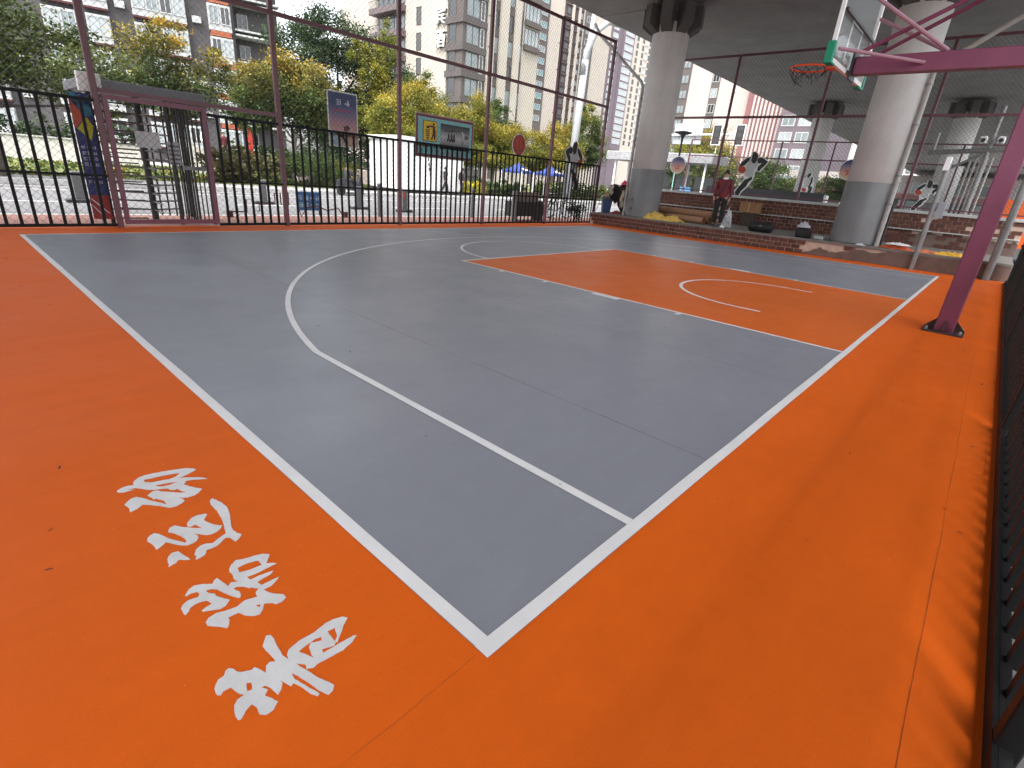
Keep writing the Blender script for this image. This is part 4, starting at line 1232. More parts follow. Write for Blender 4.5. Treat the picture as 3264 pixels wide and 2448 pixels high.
def skin_mesh(name, verts, edges, radii, mat, parent, root=0, sub=1):
    me = bpy.data.meshes.new(name)
    me.from_pydata(verts, edges, [])
    bm = bmesh.new()
    bm.from_mesh(me)
    lay = bm.verts.layers.skin.verify()
    bm.verts.ensure_lookup_table()
    for i, v in enumerate(bm.verts):
        rr = radii[i]
        v[lay].radius = rr if isinstance(rr, tuple) else (rr, rr)
        v[lay].use_root = (i == root)
    bm.to_mesh(me)
    bm.free()
    me.materials.append(mat)
    o = link(name, me, parent)
    md = o.modifiers.new('skin', 'SKIN')
    md.use_smooth_shade = True
    md = o.modifiers.new('sub', 'SUBSURF')
    md.levels = sub
    md.render_levels = sub
    return o


def person(label, loc, rz, h, jacket, trousers, hairc=(0.01, 0.009, 0.008), skin=(0.42, 0.24, 0.17), mask=False, strap=False, pose='stand', fingers=True, group=None):
    t = thing('person', label, 'person', loc, rz, group)
    k = h / 1.72
    sm = M('skin_%.2f' % skin[0], skin, 0.55, 0.08, 20)
    stride = 0.0
    if pose == 'walk':
        stride = 0.18
    V = [(0, 0, .93), (0, 0, 1.12), (0, 0, 1.33), (0, 0, 1.45), (0, -.01, 1.53), (0, -.02, 1.64)]
    E = [(0, 1), (1, 2), (2, 3), (3, 4), (4, 5)]
    Rr = [(.13, .10), (.13, .10), (.14, .10), (.05, .05), (.072, .085), (.068, .085)]
    arm = {}
    for s in (-1, 1):
        i = len(V)
        f = -s * stride
        if pose == 'sit':
            V += [(s * .17, 0, 1.38), (s * .24, -.14, 1.16), (s * .20, -.38, 1.08), (s * .19, -.46, 1.06)]
        else:
            V += [(s * .17, 0, 1.38), (s * .235, .03 + f * .4, 1.13), (s * .235, -.04 + f, .90), (s * .23, -.06 + f * 1.1, .83)]
        E += [(2, i), (i, i + 1), (i + 1, i + 2), (i + 2, i + 3)]
        Rr += [.058, .043, .030, (.022, .036)]
        if fingers:
            hx, hy, hz = V[-1]
            for j, (dy, ln) in enumerate(((-.03, .07), (-.01, .085), (.01, .08), (.03, .065))):
                b = len(V)
                V += [(hx, hy + dy, hz - .045), (hx - s * .006, hy + dy - .006, hz - .045 - ln * .55), (hx - s * .02, hy + dy - .010, hz - .045 - ln)]
                E += [(i + 3, b), (b, b + 1), (b + 1, b + 2)]
                Rr += [.0095, .0085, .007]
            b = len(V)
            V += [(hx - s * .01, hy - .045, hz - .01), (hx - s * .02, hy - .06, hz - .05)]
            E += [(i + 3, b), (b, b + 1)]
            Rr += [.011, .008]
        arm[s] = [V[i], V[i + 1], V[i + 2]]
    legs = {}
    for s in (-1, 1):
        i = len(V)
        f = s * stride
        if pose == 'sit':
            V += [(s * .10, 0, .90), (s * .13, -.42, .86), (s * .13, -.36, .45), (s * .13, -.50, .40)]
        else:
            V += [(s * .095, 0, .88), (s * .10, -.02 - f, .50), (s * .105, .03 - f * (1.4 if f > 0 else 2.2), .09), (s * .11, -.13 - f * (1.4 if f > 0 else 2.0), .035)]
        E += [(0, i), (i, i + 1), (i + 1, i + 2), (i + 2, i + 3)]
        Rr += [.088, .056, .038, (.036, .03)]
        legs[s] = [V[i], V[i + 1], V[i + 2], V[i + 3]]
    sc = lambda L_: [(x * k, y * k, z * k) for x, y, z in L_]
    Rs = [tuple(c * k for c in (r if isinstance(r, tuple) else (r, r))) for r in Rr]
    skin_mesh('body', sc(V), E, Rs, sm, t, 0, 2 if fingers else 1)
    # jacket
    JV = [(0, 0, .86), (0, 0, .98), (0, 0, 1.18), (0, 0, 1.36), (0, .005, 1.465)]
    JE = [(0, 1), (1, 2), (2, 3), (3, 4)]
    JR = [(.185, .135), (.175, .13), (.175, .13), (.165, .12), (.075, .075)]
    for s in (-1, 1):
        i = len(JV)
        a = arm[s]
        JV += [a[0], a[1], a[2]]
        JE += [(3, i), (i, i + 1), (i + 1, i + 2)]
        JR += [.088, .066, .050]
    skin_mesh('jacket', sc(JV), JE, [tuple(c * k for c in (r if isinstance(r, tuple) else (r, r))) for r in JR], M('jacket_%.3f_%.3f_%.3f' % jacket, jacket, 0.7, 0.18, 14, 0.2, 30), t, 0, 2)
    # trousers
    TV = [(0, 0, .95), (0, 0, .88)]
    TE = [(0, 1)]
    TR = [(.155, .115), (.15, .12)]
    for s in (-1, 1):
        i = len(TV)
        a = legs[s]
        TV += [a[0], a[1], a[2]]
        TE += [(1, i), (i, i + 1), (i + 1, i + 2)]
        TR += [.105, .080, .066]
    skin_mesh('trousers', sc(TV), TE, [tuple(c * k for c in (r if isinstance(r, tuple) else (r, r))) for r in TR], M('trousers_%.3f_%.3f_%.3f' % trousers, trousers, 0.8, 0.2, 14), t, 0, 2)
    for s in (-1, 1):
        a = legs[s]
        m = MB()
        ax, ay, az = a[2]
        tx, ty, tz = a[3]
        m.tube([(ax * k, (ay + .06) * k, (az - .055) * k), (ax * k, ay * k, (az - .04) * k), (tx * k, ty * k, (tz + .005) * k), (tx * k, (ty - .05) * k, tz * k)],
               [.035 * k, .052 * k, .045 * k, .025 * k], 10)
        m.build('shoe', M('shoe_black', (0.015, 0.015, 0.015), 0.5, 0.1, 9), t, True)
    # hair: a cap over the crown and back of the head
    hv = []
    m = MB()
    n1, n2 = 7, 16
    for i in range(n1 + 1):
        ph = math.pi * 0.60 * i / n1
        for j in range(n2):
            th = 2 * math.pi * j / n2
            lim = 1.0 if math.sin(th) > -0.2 else 0.72
            p_ = ph * lim
            hv.append((.084 * math.sin(p_) * math.cos(th) * k, (.005 + .098 * math.sin(p_) * math.sin(th)) * k, (1.605 + .125 * math.cos(p_)) * k))
    fs = [(i * n2 + j, i * n2 + (j + 1) % n2, (i + 1) * n2 + (j + 1) % n2, (i + 1) * n2 + j) for i in range(n1) for j in range(n2)]
    m.add(hv, fs)
    m.build('hair', M('hair_dark', hairc, 0.6, 0.2, 40, 0.3, 80), t, True)
    if fingers:
        for s in (-1, 1):
            MB().lathe([(0.0, -.007), (.010 * k, -.004), (.011 * k, .0), (.008 * k, .005), (0.0, .007)], (s * .031 * k, -.094 * k, 1.615 * k), 8).build('eye', dark_m, t)
            MB().lathe([(.004, -.028 * k), (.014 * k, -.01 * k), (.016 * k, .012 * k), (.005, .028 * k)], (s * .082 * k, 0, 1.60 * k), 8).build('ear', sm, t)
        MB().tube([(0, -.098 * k, 1.625 * k), (0, -.112 * k, 1.592 * k), (0, -.100 * k, 1.580 * k)], [.007 * k, .013 * k, .010 * k], 8).build('nose', sm, t)
        MB().box(-.022 * k, .022 * k, -.104 * k, -.094 * k, 1.556 * k, 1.564 * k).build('mouth', M('lip', (0.25, 0.08, 0.07), 0.5, 0.05, 9), t)
    if mask:
        m = MB()
        vs = []
        for i in range(6):
            zz = 1.452 + .058 * i / 5
            for j in range(9):
                th = -math.pi * (0.08 + 0.84 * j / 8)
                vs.append(((.080 + .004 * i / 5) * math.cos(th) * k, (-.01 + .100 * math.sin(th)) * k, (zz + .010 * math.sin(th)) * k))
        m.add(vs, [(i * 9 + j, i * 9 + j + 1, (i + 1) * 9 + j + 1, (i + 1) * 9 + j) for i in range(5) for j in range(8)])
        o = m.build('face_mask', M('mask_white', (0.78, 0.78, 0.80), 0.8, 0.05, 9), t, True)
        sd = o.modifiers.new('thick', 'SOLIDIFY')
        sd.thickness = 0.006
    if strap:
        m = MB()
        pts = [(.10, .06, 1.46), (.11, -.09, 1.42), (.02, -.15, 1.22), (-.10, -.145, 1.05), (-.185, -.08, .93), (-.20, .02, .90)]
        m2 = [(x * k, y * k, z * k) for x, y, z in pts]
        m.tube(m2, .020 * k, 6)
        m.build('bag_strap', dark_m, t)
        m = MB().lathe([(.062, 0), (.088, .02), (.085, .05), (.066, .062)], (0, -.005, 1.435 * k), 16)
        m.build('collar', dark_m, t, True)
    return t


person('man in a dark red jacket, mask under his chin, standing on the step', (16.72, 6.22, SZ), -1.25, 1.72, (0.14, 0.008, 0.016), (0.008, 0.008, 0.009), mask=True, strap=True)
person('left of two people in black walking past the white cabin', (21.75, 25.9, 0.01), 1.3, 1.66, (0.012, 0.012, 0.014), (0.012, 0.012, 0.015), pose='walk', fingers=False)
person('right of two people in black walking past the white cabin', (23.05, 25.8, 0.01), 1.9, 1.68, (0.012, 0.012, 0.014), (0.012, 0.012, 0.015), pose='walk', fingers=False)
person('person in white standing on the slope beyond the turnstile', (11.2, 35.2, 1.0), 0.3, 1.66, (0.65, 0.65, 0.66), (0.10, 0.10, 0.12), fingers=False)
person('person in dark clothes beside the white-clad one on the slope', (12.6, 36.2, 0.9), 0.1, 1.68, (0.10, 0.015, 0.02), (0.02, 0.02, 0.03), fingers=False)
person('person in black standing beyond the far fence under the viaduct', (28.5, 2.95, -0.15), -1.2, 1.7, (0.012, 0.012, 0.012), (0.015, 0.015, 0.02), pose='walk', fingers=False)

# ================================================================ SIGNS ON THE FENCES
SY = FY + 0.14
face_y = lambda y: (lambda u, v, w: (u, y - w, v))            # boards facing the court (-Y)
red_p = M('print_red', (0.42, 0.045, 0.02), 0.5, 0.06, 4)
black_p = M('print_black', (0.012, 0.012, 0.012), 0.5, 0.05, 4)
white_p = M('print_white', (0.72, 0.72, 0.72), 0.5, 0.05, 4)
jersey_p = M('print_jersey', (0.46, 0.47, 0.47), 0.5, 0.05, 4)
ball_p = M('print_ball', (0.40, 0.05, 0.02), 0.5, 0.08, 5)


def circle(cx, cz, r, n=36, sx=1.0):
    return [(cx + sx * r * math.cos(2 * math.pi * i / n), cz + r * math.sin(2 * math.pi * i / n)) for i in range(n)]


def shift(poly, du, dv, s=1.0, mir=1):
    return [(du + mir * s * a, dv + s * b) for a, b in poly]


def player(t, data, place, du, dv, s=1.0, mir=1):
    put = lambda nm, key, mat, off: W_(MB().plate([shift(data[key], du, dv, s, mir)], lambda u, v, w: place(u, v, off + w), 0.004), nm, mat, t)
    put('board', 'board', white_p, 0.0)
    put('jersey', 'jersey', jersey_p, 0.006)
    put('head', 'head', black_p, 0.012)
    put('arm', 'arm', black_p, 0.012)
    if 'arm2' in data:
        put('arm', 'arm2', black_p, 0.012)
    put('leg', 'leg', black_p, 0.012)
    put('printed_ball', 'ball', ball_p, 0.018)


# litter sign
sg = thing('litter_sign', 'large teal board with yellow litter pictogram hung on the street fence', 'sign', (9.1, SY, 1.72))
P_ = lambda off: (lambda u, v, w: (u, SY - off - w, v))
rect = lambda a, b, c, d: [(a, c), (b, c), (b, d), (a, d)]
put = lambda poly, nm, mat, off: W_(MB().plate([poly], P_(off), 0.004), nm, mat, sg)
put(rect(8.09, 10.12, 1.70, 2.74), 'backing', M('frame_cream', (0.45, 0.36, 0.30), 0.5, 0.1, 4), 0.0)
put(rect(8.115, 10.095, 1.725, 2.715), 'frame', M('frame_maroon', (0.16, 0.02, 0.04), 0.45, 0.1, 4), 0.006)
put(rect(8.165, 10.045, 1.785, 2.655), 'panel', M('print_teal', (0.22, 0.50, 0.52), 0.5, 0.05, 4), 0.012)


def rrect(a, b, c, d, r=0.04):
    pts = []
    for cx, cz, a0 in ((b - r, d - r, 0), (a + r, d - r, 90), (a + r, c + r, 180), (b - r, c + r, 270)):
        for k in range(5):
            t_ = math.radians(a0 + k * 22.5)
            pts.append((cx + r * math.cos(t_), cz + r * math.sin(t_)))
    return pts


put(rrect(8.32, 8.79, 2.09, 2.585), 'icon_border', black_p, 0.018)
put(rrect(8.335, 8.775, 2.105, 2.57, 0.035), 'icon_panel', M('print_yellow', (0.72, 0.48, 0.02), 0.5, 0.05, 4), 0.024)
brown_p = M('print_brown', (0.07, 0.01, 0.01), 0.5, 0.05, 4)
put(circle(8.665, 2.51, 0.034, 16), 'icon_head', brown_p, 0.030)
put([(8.53, 2.475), (8.71, 2.47), (8.735, 2.30), (8.70, 2.29), (8.695, 2.40), (8.725, 2.135), (8.69, 2.135), (8.66, 2.25), (8.625, 2.135), (8.58, 2.135), (8.635, 2.29), (8.635, 2.43), (8.52, 2.44)], 'icon_figure', brown_p, 0.030)
for q in range(6):
    z = 2.37 - q * 0.043
    put(rect(8.405 + q * 0.004, 8.535 - q * 0.004, z - 0.026, z), 'icon_bin_slat', brown_p, 0.030)
put([(8.42, 2.40), (8.44, 2.455), (8.50, 2.47), (8.54, 2.40)], 'icon_litter', brown_p, 0.030)
put(rect(8.91, 9.955, 1.95, 2.565), 'photo_panel', ramp_mat('photo_print', [(0, (0.02, 0.03, 0.03)), (0.14, (0.02, 0.03, 0.03)), (0.16, (0.10, 0.10, 0.10)), (0.30, (0.30, 0.30, 0.30)), (0.5, (0.42, 0.42, 0.42)), (0.8, (0.10, 0.11, 0.11)), (1.0, (0.015, 0.03, 0.03))]), 0.018)
for cx, cz, w, h in ((9.2, 2.42, 0.2, 0.05), (9.45, 2.45, 0.17, 0.04), (9.8, 2.30, 0.12, 0.05)):
    put(circle(cx, cz, h, 18, w / h), 'printed_cloud', M('print_dkgrey', (0.09, 0.09, 0.09), 0.5, 0.3, 9), 0.024)
for cx in (9.17, 9.27, 9.36):
    put([(cx, 2.33), (cx + .03, 2.36), (cx + .05, 2.30), (cx + .04, 2.22), (cx + .07, 2.15), (cx + .04, 2.15), (cx + .015, 2.21), (cx - .02, 2.14), (cx - .05, 2.15), (cx - .01, 2.24)], 'printed_player', black_p, 0.030)
put(rect(9.70, 9.715, 1.99, 2.32), 'printed_pole', M('print_grey', (0.25, 0.25, 0.25), 0.5, 0.05, 4), 0.030)
put([(9.66, 2.44), (9.68, 2.44), (9.76, 2.36), (9.76, 2.24), (9.68, 2.22), (9.66, 2.30)], 'printed_board', M('print_ltgrey', (0.5, 0.5, 0.5), 0.5, 0.05, 4), 0.030)
put(circle(8.35, 2.00, 0.04, 14), 'printed_emblem', M('print_orange', (0.65, 0.22, 0.03), 0.5, 0.05, 4), 0.018)
green_p = M('print_green', (0.02, 0.30, 0.26), 0.5, 0.05, 4)


def glyph(x, z, s, mat, t, plc, off, seed):
    """unreadable printed character: a few strokes in a square"""
    r = random.Random(seed)
    m = MB()
    for _ in range(3):
        zz = z + r.uniform(0.1, 0.9) * s
        m.plate([rect(x + 0.05 * s, x + 0.95 * s, zz, zz + 0.11 * s)], plc(off), 0.003)
    for _ in range(2):
        xx = x + r.uniform(0.1, 0.8) * s
        m.plate([rect(xx, xx + 0.12 * s, z + 0.02 * s, z + 0.98 * s)], plc(off + 0.004), 0.003)
    W_(m, 'printed_glyph', mat, t)


for q in range(3):
    glyph(8.43 + q * 0.13, 1.95, 0.10, green_p, sg, P_, 0.018, q)
for q in range(3):
    glyph(8.22 + q * 0.175, 1.80, 0.11, green_p, sg, P_, 0.018, 10 + q)
for q in range(7):
    glyph(8.76 + q * 0.178, 1.80, 0.11, red_p, sg, P_, 0.018, 20 + q)

# blue and peach poster
ps = thing('poster_board', 'blue to peach sunset poster with white frame on the street fence', 'poster', (6.05, SY, 1.75))
pp = lambda poly, nm, mat, off: W_(MB().plate([poly], P_(off), 0.004), nm, mat, ps)
pp(rect(5.68, 6.43, 1.73, 2.86), 'frame', white_p, 0.0)
pp(rect(5.705, 6.405, 1.755, 2.835), 'print', ramp_mat('sunset_print', [(0, (0.55, 0.42, 0.30)), (0.22, (0.52, 0.30, 0.24)), (0.45, (0.36, 0.20, 0.24)), (0.62, (0.14, 0.13, 0.24)), (0.8, (0.045, 0.06, 0.15)), (1, (0.03, 0.05, 0.12))]), 0.006)
for i_, x in enumerate((5.89, 6.10)):
    glyph(x, 2.58, 0.125, M('print_pale', (0.5, 0.52, 0.58), 0.5, 0.05, 4), ps, P_, 0.012, 40 + i_)
for q in range(9):
    glyph(5.81 + q * 0.055, 2.455, 0.045, M('print_bright_red', (0.62, 0.06, 0.05), 0.5, 0.05, 4), ps, P_, 0.012, 60 + q)
for q in range(3):
    pp(rect(5.78, 6.34, 2.40 - q * 0.035, 2.408 - q * 0.035), 'text_line', M('print_slate', (0.16, 0.13, 0.17), 0.5, 0.05, 4), 0.012)
pp([(5.71, 2.08), (5.80, 2.05), (5.98, 1.86), (6.00, 1.76), (5.71, 1.76)], 'printed_peak', M('print_icy', (0.40, 0.50, 0.55), 0.5, 0.1, 8), 0.012)
pp([(6.06, 2.16), (6.17, 2.20), (6.22, 2.13), (6.12, 2.06), (6.06, 2.07)], 'printed_backboard', M('print_plumbrown', (0.08, 0.03, 0.03), 0.5, 0.05, 4), 0.012)
pp([(6.15, 2.07), (6.165, 2.065), (6.175, 1.96), (6.165, 1.96)], 'printed_pole', black_p, 0.016)
pp(circle(5.90, 2.03, 0.026, 12), 'printed_player', black_p, 0.012)
pp([(5.88, 2.00), (5.93, 1.99), (6.00, 1.98), (6.01, 2.03), (6.05, 2.03), (6.06, 1.95), (6.12, 1.80), (6.10, 1.79), (6.02, 1.90), (5.93, 1.965), (5.88, 1.98)], 'printed_player', black_p, 0.016)

# basketball disc
bs = thing('ball_sign', 'round red basketball disc above the street fence pickets', 'sign', (12.07, SY, 2.03))
W_(MB().plate([circle(12.07, 2.335, 0.315, 40)], P_(0.0), 0.006), 'rim', white_p, bs)
W_(MB().plate([circle(12.07, 2.335, 0.292, 40)], P_(0.008), 0.004), 'face', ball_p, bs)
for pts in ([(12.07 + 0.008 * i_, 2.335 - 0.285 + 0.57 * j_ / 12) for i_, j_ in ((0, 0),)],):
    pass
mk = MB()
for c in (-0.62, 0.0, 0.62):
    for j_ in range(12):
        a0, a1 = -1.2 + 2.4 * j_ / 12, -1.2 + 2.4 * (j_ + 1) / 12
        f_ = lambda a: (12.07 + 0.28 * c * (1 - 0.55 * (1 - math.cos(a))), 2.335 + 0.285 * math.sin(a) / math.sin(1.2) * math.sqrt(max(0, 1 - (c * 0.5) ** 2)))
        p, q = f_(a0), f_(a1)
        mk.bar((p[0], SY - 0.0135, p[1]), (q[0], SY - 0.0135, q[1]), 0.002, 0.012, (1, 0, 0))
for j_ in range(10):
    x0, x1 = -0.27 + 0.54 * j_ / 10, -0.27 + 0.54 * (j_ + 1) / 10
    zf = lambda x: 2.16 + 1.1 * x * x
    mk.bar((12.07 + x0, SY - 0.0135, zf(x0)), (12.07 + x1, SY - 0.0135, zf(x1)), 0.012, 0.002, (0, 1, 0))
W_(mk, 'seam', black_p, bs)

pl = thing('player_cutout', 'cut-out of a dribbling player on the street fence near the corner', 'sign', (14.9, SY, 1.1), 0, 'basketball player cut-outs')
player(pl, PLAYER, lambda u, v, w: (u, SY - w, v), 14.98, 1.13, 1.0, -1)
W_(MB().bar((14.63, SY + 0.02, 0.3), (14.63, SY + 0.02, 2.45), 0.03), 'support', galv, pl)

side = lambda X_: (lambda u, v, w: (X_ - w, u, v))
SXB = SX - 0.09
pl = thing('player_cutout', 'large cut-out of a dribbling player in white on the side fence', 'sign', (SXB, 6.5, 1.43), 0, 'basketball player cut-outs')
player(pl, {k_: [(-a, b) for a, b in v_] for k_, v_ in PLAYER.items()}, side(SXB), 6.5, 1.44, 0.93)
pl = thing('player_cutout', 'smaller cut-out of a dribbling player beyond the fence right of the thick pillar', 'sign', (30.8, 2.4, 1.4), 0, 'basketball player cut-outs')
player(pl, {k_: [(-a, b) for a, b in v_] for k_, v_ in PLAYER.items()}, side(30.8), 2.35, 1.42, 0.87)
pl = thing('player_cutout', 'cut-out of a crouching player with the ball on the far fence', 'sign', (30.8, 7.4, 1.5), 0, 'basketball player cut-outs')
player(pl, {k_: [(-a, b) for a, b in v_] for k_, v_ in CROUCHER.items()}, side(30.8), 7.4, 1.5, 1.0)


def sunset_disc(label, y, z):
    t = thing('sunset_sign', label, 'sign', (SXB, y, z - 0.3), 0, 'round sunset discs on the side fence')
    W_(MB().plate([circle(y, z, 0.315, 40)], side(SXB), 0.006), 'rim', white_p, t)
    W_(MB().plate([circle(y, z, 0.292, 40)], side(SXB - 0.008), 0.004), 'face', SUNSET, t)
    star = []
    for k in range(10):
        r_ = 0.16 if k % 2 == 0 else 0.065
        a = math.pi / 2 + k * math.pi / 5
        star.append((y - r_ * math.cos(a), z - 0.07 + r_ * math.sin(a)))
    W_(MB().plate([star], side(SXB - 0.014), 0.003), 'star', M('print_star', (0.50, 0.06, 0.03), 0.5, 0.05, 4), t)
    W_(MB().plate([shift(circle(0, 0, 0.05, 20), y, z - 0.06)], side(SXB - 0.019), 0.003), 'star_centre', M('print_mauve', (0.40, 0.22, 0.22), 0.5, 0.05, 4), t)
    return t


SUNSET = ramp_mat('sunset_disc', [(0, (0.50, 0.40, 0.26)), (0.35, (0.52, 0.30, 0.22)), (0.6, (0.26, 0.18, 0.24)), (0.8, (0.06, 0.07, 0.15)), (1, (0.02, 0.03, 0.06))])
sunset_disc('round sunset disc with a red star beside the paper-tube pillar', 9.36, 2.35)
sunset_disc('round sunset disc half hidden by the thick pillar', 3.42, 2.47)

# flag banner by the gate
bn = thing('banner', 'narrow blue vertical banner with orange and yellow triangles by the gate', 'banner', (1.25, FY + 0.16, 0.1))
by_ = FY + 0.20
Pb = lambda off: (lambda u, v, w: (u, by_ - off - w, v))
pb = lambda poly, nm, mat, off: W_(MB().plate([poly], Pb(off), 0.003), nm, mat, bn)
pb(rect(1.12, 1.395, 0.12, 2.12), 'banner_cloth', M('banner_blue', (0.030, 0.040, 0.15), 0.7, 0.1, 5), 0.0)
pb([(1.12, 2.02), (1.30, 1.76), (1.14, 1.58), (1.12, 1.58)], 'orange_triangle', M('banner_orange', (0.50, 0.09, 0.04), 0.7, 0.05, 5), 0.005)
pb([(1.12, 2.12), (1.20, 2.12), (1.395, 1.90), (1.395, 1.80), (1.30, 1.77)], 'teal_triangle', M('banner_teal', (0.03, 0.17, 0.26), 0.7, 0.05, 5), 0.005)
pb([(1.31, 1.76), (1.38, 1.62), (1.32, 1.40), (1.15, 1.57)], 'yellow_triangle', M('banner_yellow', (0.50, 0.46, 0.02), 0.7, 0.05, 5), 0.005)
pb(rect(1.12, 1.395, 0.12, 0.52), 'red_foot', M('banner_red', (0.30, 0.03, 0.03), 0.7, 0.05, 5), 0.005)
for i_, z in enumerate((1.26, 1.17, 1.08, 0.99, 0.90, 0.80, 0.71)):
    if i_ == 4:
        continue
    for q in range(3):
        glyph(1.15 + q * 0.075, z, 0.058, M('banner_text', (0.55, 0.57, 0.65), 0.7, 0.05, 5), bn, Pb, 0.005, 80 + i_ * 3 + q)
pb([(1.13, 0.46), (1.15, 0.46), (1.37, 0.22), (1.35, 0.22)], 'white_streak', white_p, 0.010)
pb([(1.13, 0.36), (1.14, 0.36), (1.28, 0.16), (1.26, 0.16)], 'white_streak', white_p, 0.010)
W_(MB().bar((1.25, by_ + 0.02, -0.03), (1.25, by_ + 0.02, 2.14), 0.03), 'banner_pole', galv, bn)

# ================================================================ BUILDINGS
cream = M('cream_render', (0.385, 0.35, 0.305), 0.85, 0.06, 0.25, 0.05, 3)
pinkish = M('pinkish_render', (0.42, 0.355, 0.325), 0.85, 0.06, 0.2)
brown_r = M('brown_render', (0.085, 0.073, 0.070), 0.85, 0.08, 0.3)
dbrown = M('dark_brown_render', (0.055, 0.042, 0.042), 0.85, 0.1, 0.3)
purple_r = M('plum_grey_render', (0.115, 0.092, 0.11), 0.85, 0.08, 0.3)
slate = M('slate_tile', (0.062, 0.057, 0.061), 0.8, 0.08, 0.6)
maroon_r = M('maroon_cladding', (0.20, 0.085, 0.09), 0.7, 0.1, 0.3)
pane_m = M('window_pane', (0.16, 0.19, 0.20), 0.12, 0.35, 0.35, spec=0.7)
pane_pale = M('pale_curtained_pane', (0.27, 0.30, 0.31), 0.2, 0.2, 0.6, spec=0.6)
pane_teal = M('teal_pane', (0.10, 0.20, 0.21), 0.12, 0.3, 0.4, spec=0.7)
pane_dark = M('dark_pane', (0.03, 0.032, 0.035), 0.15, 0.3, 0.5, spec=0.7)
frame_w = M('white_window_frame', (0.36, 0.37, 0.37), 0.6, 0.05, 1)
louver_m = M('orange_louvre', (0.36, 0.105, 0.05), 0.7, 0.15, 3)
_wcache = {}


def window(parent, x, z, w, h, fm=None, pm=None, y=0.0, mull=1, fw=0.08, inv=None):
    """window on a facade in the x-z plane facing -y (parent-local coordinates); frame part + pane sub-part"""
    key = (round(w, 2), round(h, 2), (fm or frame_w).name, (pm or pane_m).name, mull)
    if key not in _wcache:
        m = MB().box(0, w, -0.08, 0, 0, fw).box(0, w, -0.08, 0, h - fw, h).box(0, fw, -0.08, 0, fw, h - fw).box(w - fw, w, -0.08, 0, fw, h - fw)
        for k in range(mull):
            xm = w * (k + 1) / (mull + 1)
            m.box(xm - fw * 0.4, xm + fw * 0.4, -0.075, 0, fw, h - fw)
        a = m.mesh('window')
        a.materials.append(fm or frame_w)
        b = MB().box(fw, w - fw, -0.03, 0, fw, h - fw).mesh('pane')
        b.materials.append(pm or pane_m)
        _wcache[key] = (a, b)
    a, b = _wcache[key]
    o = link('window', a, parent, (x, y, z))
    link('pane', b, o)
    return o


# --- slate apartment block with white bays (left)
th = math.radians(-15)
bA = thing('apartment_block', 'dark slate apartment block with white bay windows and orange louvres', 'building', (26.09, 68.16, -0.1), th)
MB().box(-34, 0.6, 0, 14, 0, 34).build('wall', slate, bA)
MB().box(0.601, 5.35, 1.6, 14, 0, 34).build('recessed_wall', slate, bA)
for x0, x1, nm in ((-30, -27.0, 1), (-22.5, -19.5, 1), (-15.8, -13.2, 2), (-12.5, -10.6, 1), (-8.6, -3.95, 3), (-1.9, 0.26, 1)):
    for k in range(10):
        z = 1.05 + 3.01 * k
        bw = MB().box(x0, x1, -0.7, 0, z + 0.55, z + 2.95).build('bay', frame_w, bA)
        wd = x1 - x0
        nw = max(1, int(round(wd / 1.3)))
        for q in range(nw):
            window(bw, x0 + wd * q / nw + 0.08, z + 1.15, wd / nw - 0.16, 1.65, frame_w, (pane_pale, pane_m, pane_pale, pane_dark, pane_pale)[(q * 2 + k * 3 + int(x0)) % 5], -0.7, 1)
        if x0 < -2:
            MB().box(x0, x1, -0.66, 0, z + 0.40, z + 0.55).build('sill_band', M('sill_maroon', (0.10, 0.03, 0.03), 0.8, 0.1, 2), bA)
            continue
        lv = MB()
        for q in range(4):
            lv.box(x0 + 0.1, x1 - 0.1, -0.72 + 0.02 * (q % 2), -0.02, z + 0.04 + q * 0.125, z + 0.13 + q * 0.125)
        lv.build('louvre', louver_m, bA)
for k in range(11):
    z = 1.55 + 3.01 * k
    for dz in (0.0, 0.46):
        MB().box(0.62, 5.38, -0.35, 1.6, z + dz, z + dz + 0.17).build('balcony_slab', frame_w, bA)
    window(bA, 1.1, z + 1.0, 1.1, 1.4, frame_w, pane_dark, 1.6, 1)

for k in range(8):
    for x in (-18.2, -9.6, -3.0):
        if (k * 7 + int(x)) % 3:
            MB().cbox(x - 0.42, x + 0.42, -0.42, -0.01, 2.0 + 3.01 * k, 2.6 + 3.01 * k, 0.02).build('air_conditioner', frame_w, bA)

# --- hotel on the corner
bB = thing('hotel_tower', 'cream and brown hotel tower with white characters on its side', 'building', (54.2, 62.0, -0.1))
MB().box(0, 16.6, 0, 30, 0, 66).build('wall', cream, bB)
MB().box(-0.25, 4.0, -0.9, 2.4, 0, 66).build('corner_bay', brown_r, bB)
for k in range(20):
    z = 1.6 + 3.2 * k
    MB().box(-0.45, 4.2, -1.1, 2.6, z - 0.4, z + 0.4).build('floor_band', M('band_plum', (0.075, 0.065, 0.065), 0.8, 0.06, 1), bB)
    window(bB, 0.25, z + 0.45, 2.5, 2.3, brown_r, pane_m, -0.9, 1, 0.12)
    window(bB, 2.95, z + 0.45, 0.75, 2.3, frame_w, pane_dark, -0.9, 0, 0.12)
    wside = window(bB, -0.25, z + 0.45, 1.5, 2.3, brown_r, pane_dark, 2.0, 0, 0.10)
    wside.rotation_euler = (0, 0, -math.pi / 2)
for x0, x1 in ((4.6, 6.2), (7.5, 9.05), (10.6, 11.7)):
    MB().box(x0, x1, -0.55, 0, 0, 66).build('pilaster', cream, bB)
for x0, x1 in ((6.2, 7.5), (9.05, 10.6), (11.9, 12.6)):
    for k in range(20):
        z = 1.6 + 3.2 * k
        MB().box(x0, x1, -0.12, 0, z - 0.5, z + 0.5).build('spandrel', brown_r, bB)
        window(bB, x0 + 0.05, z + 0.55, x1 - x0 - 0.1, 2.1, brown_r, pane_m if k % 2 else pane_dark, -0.05, 0, 0.07)
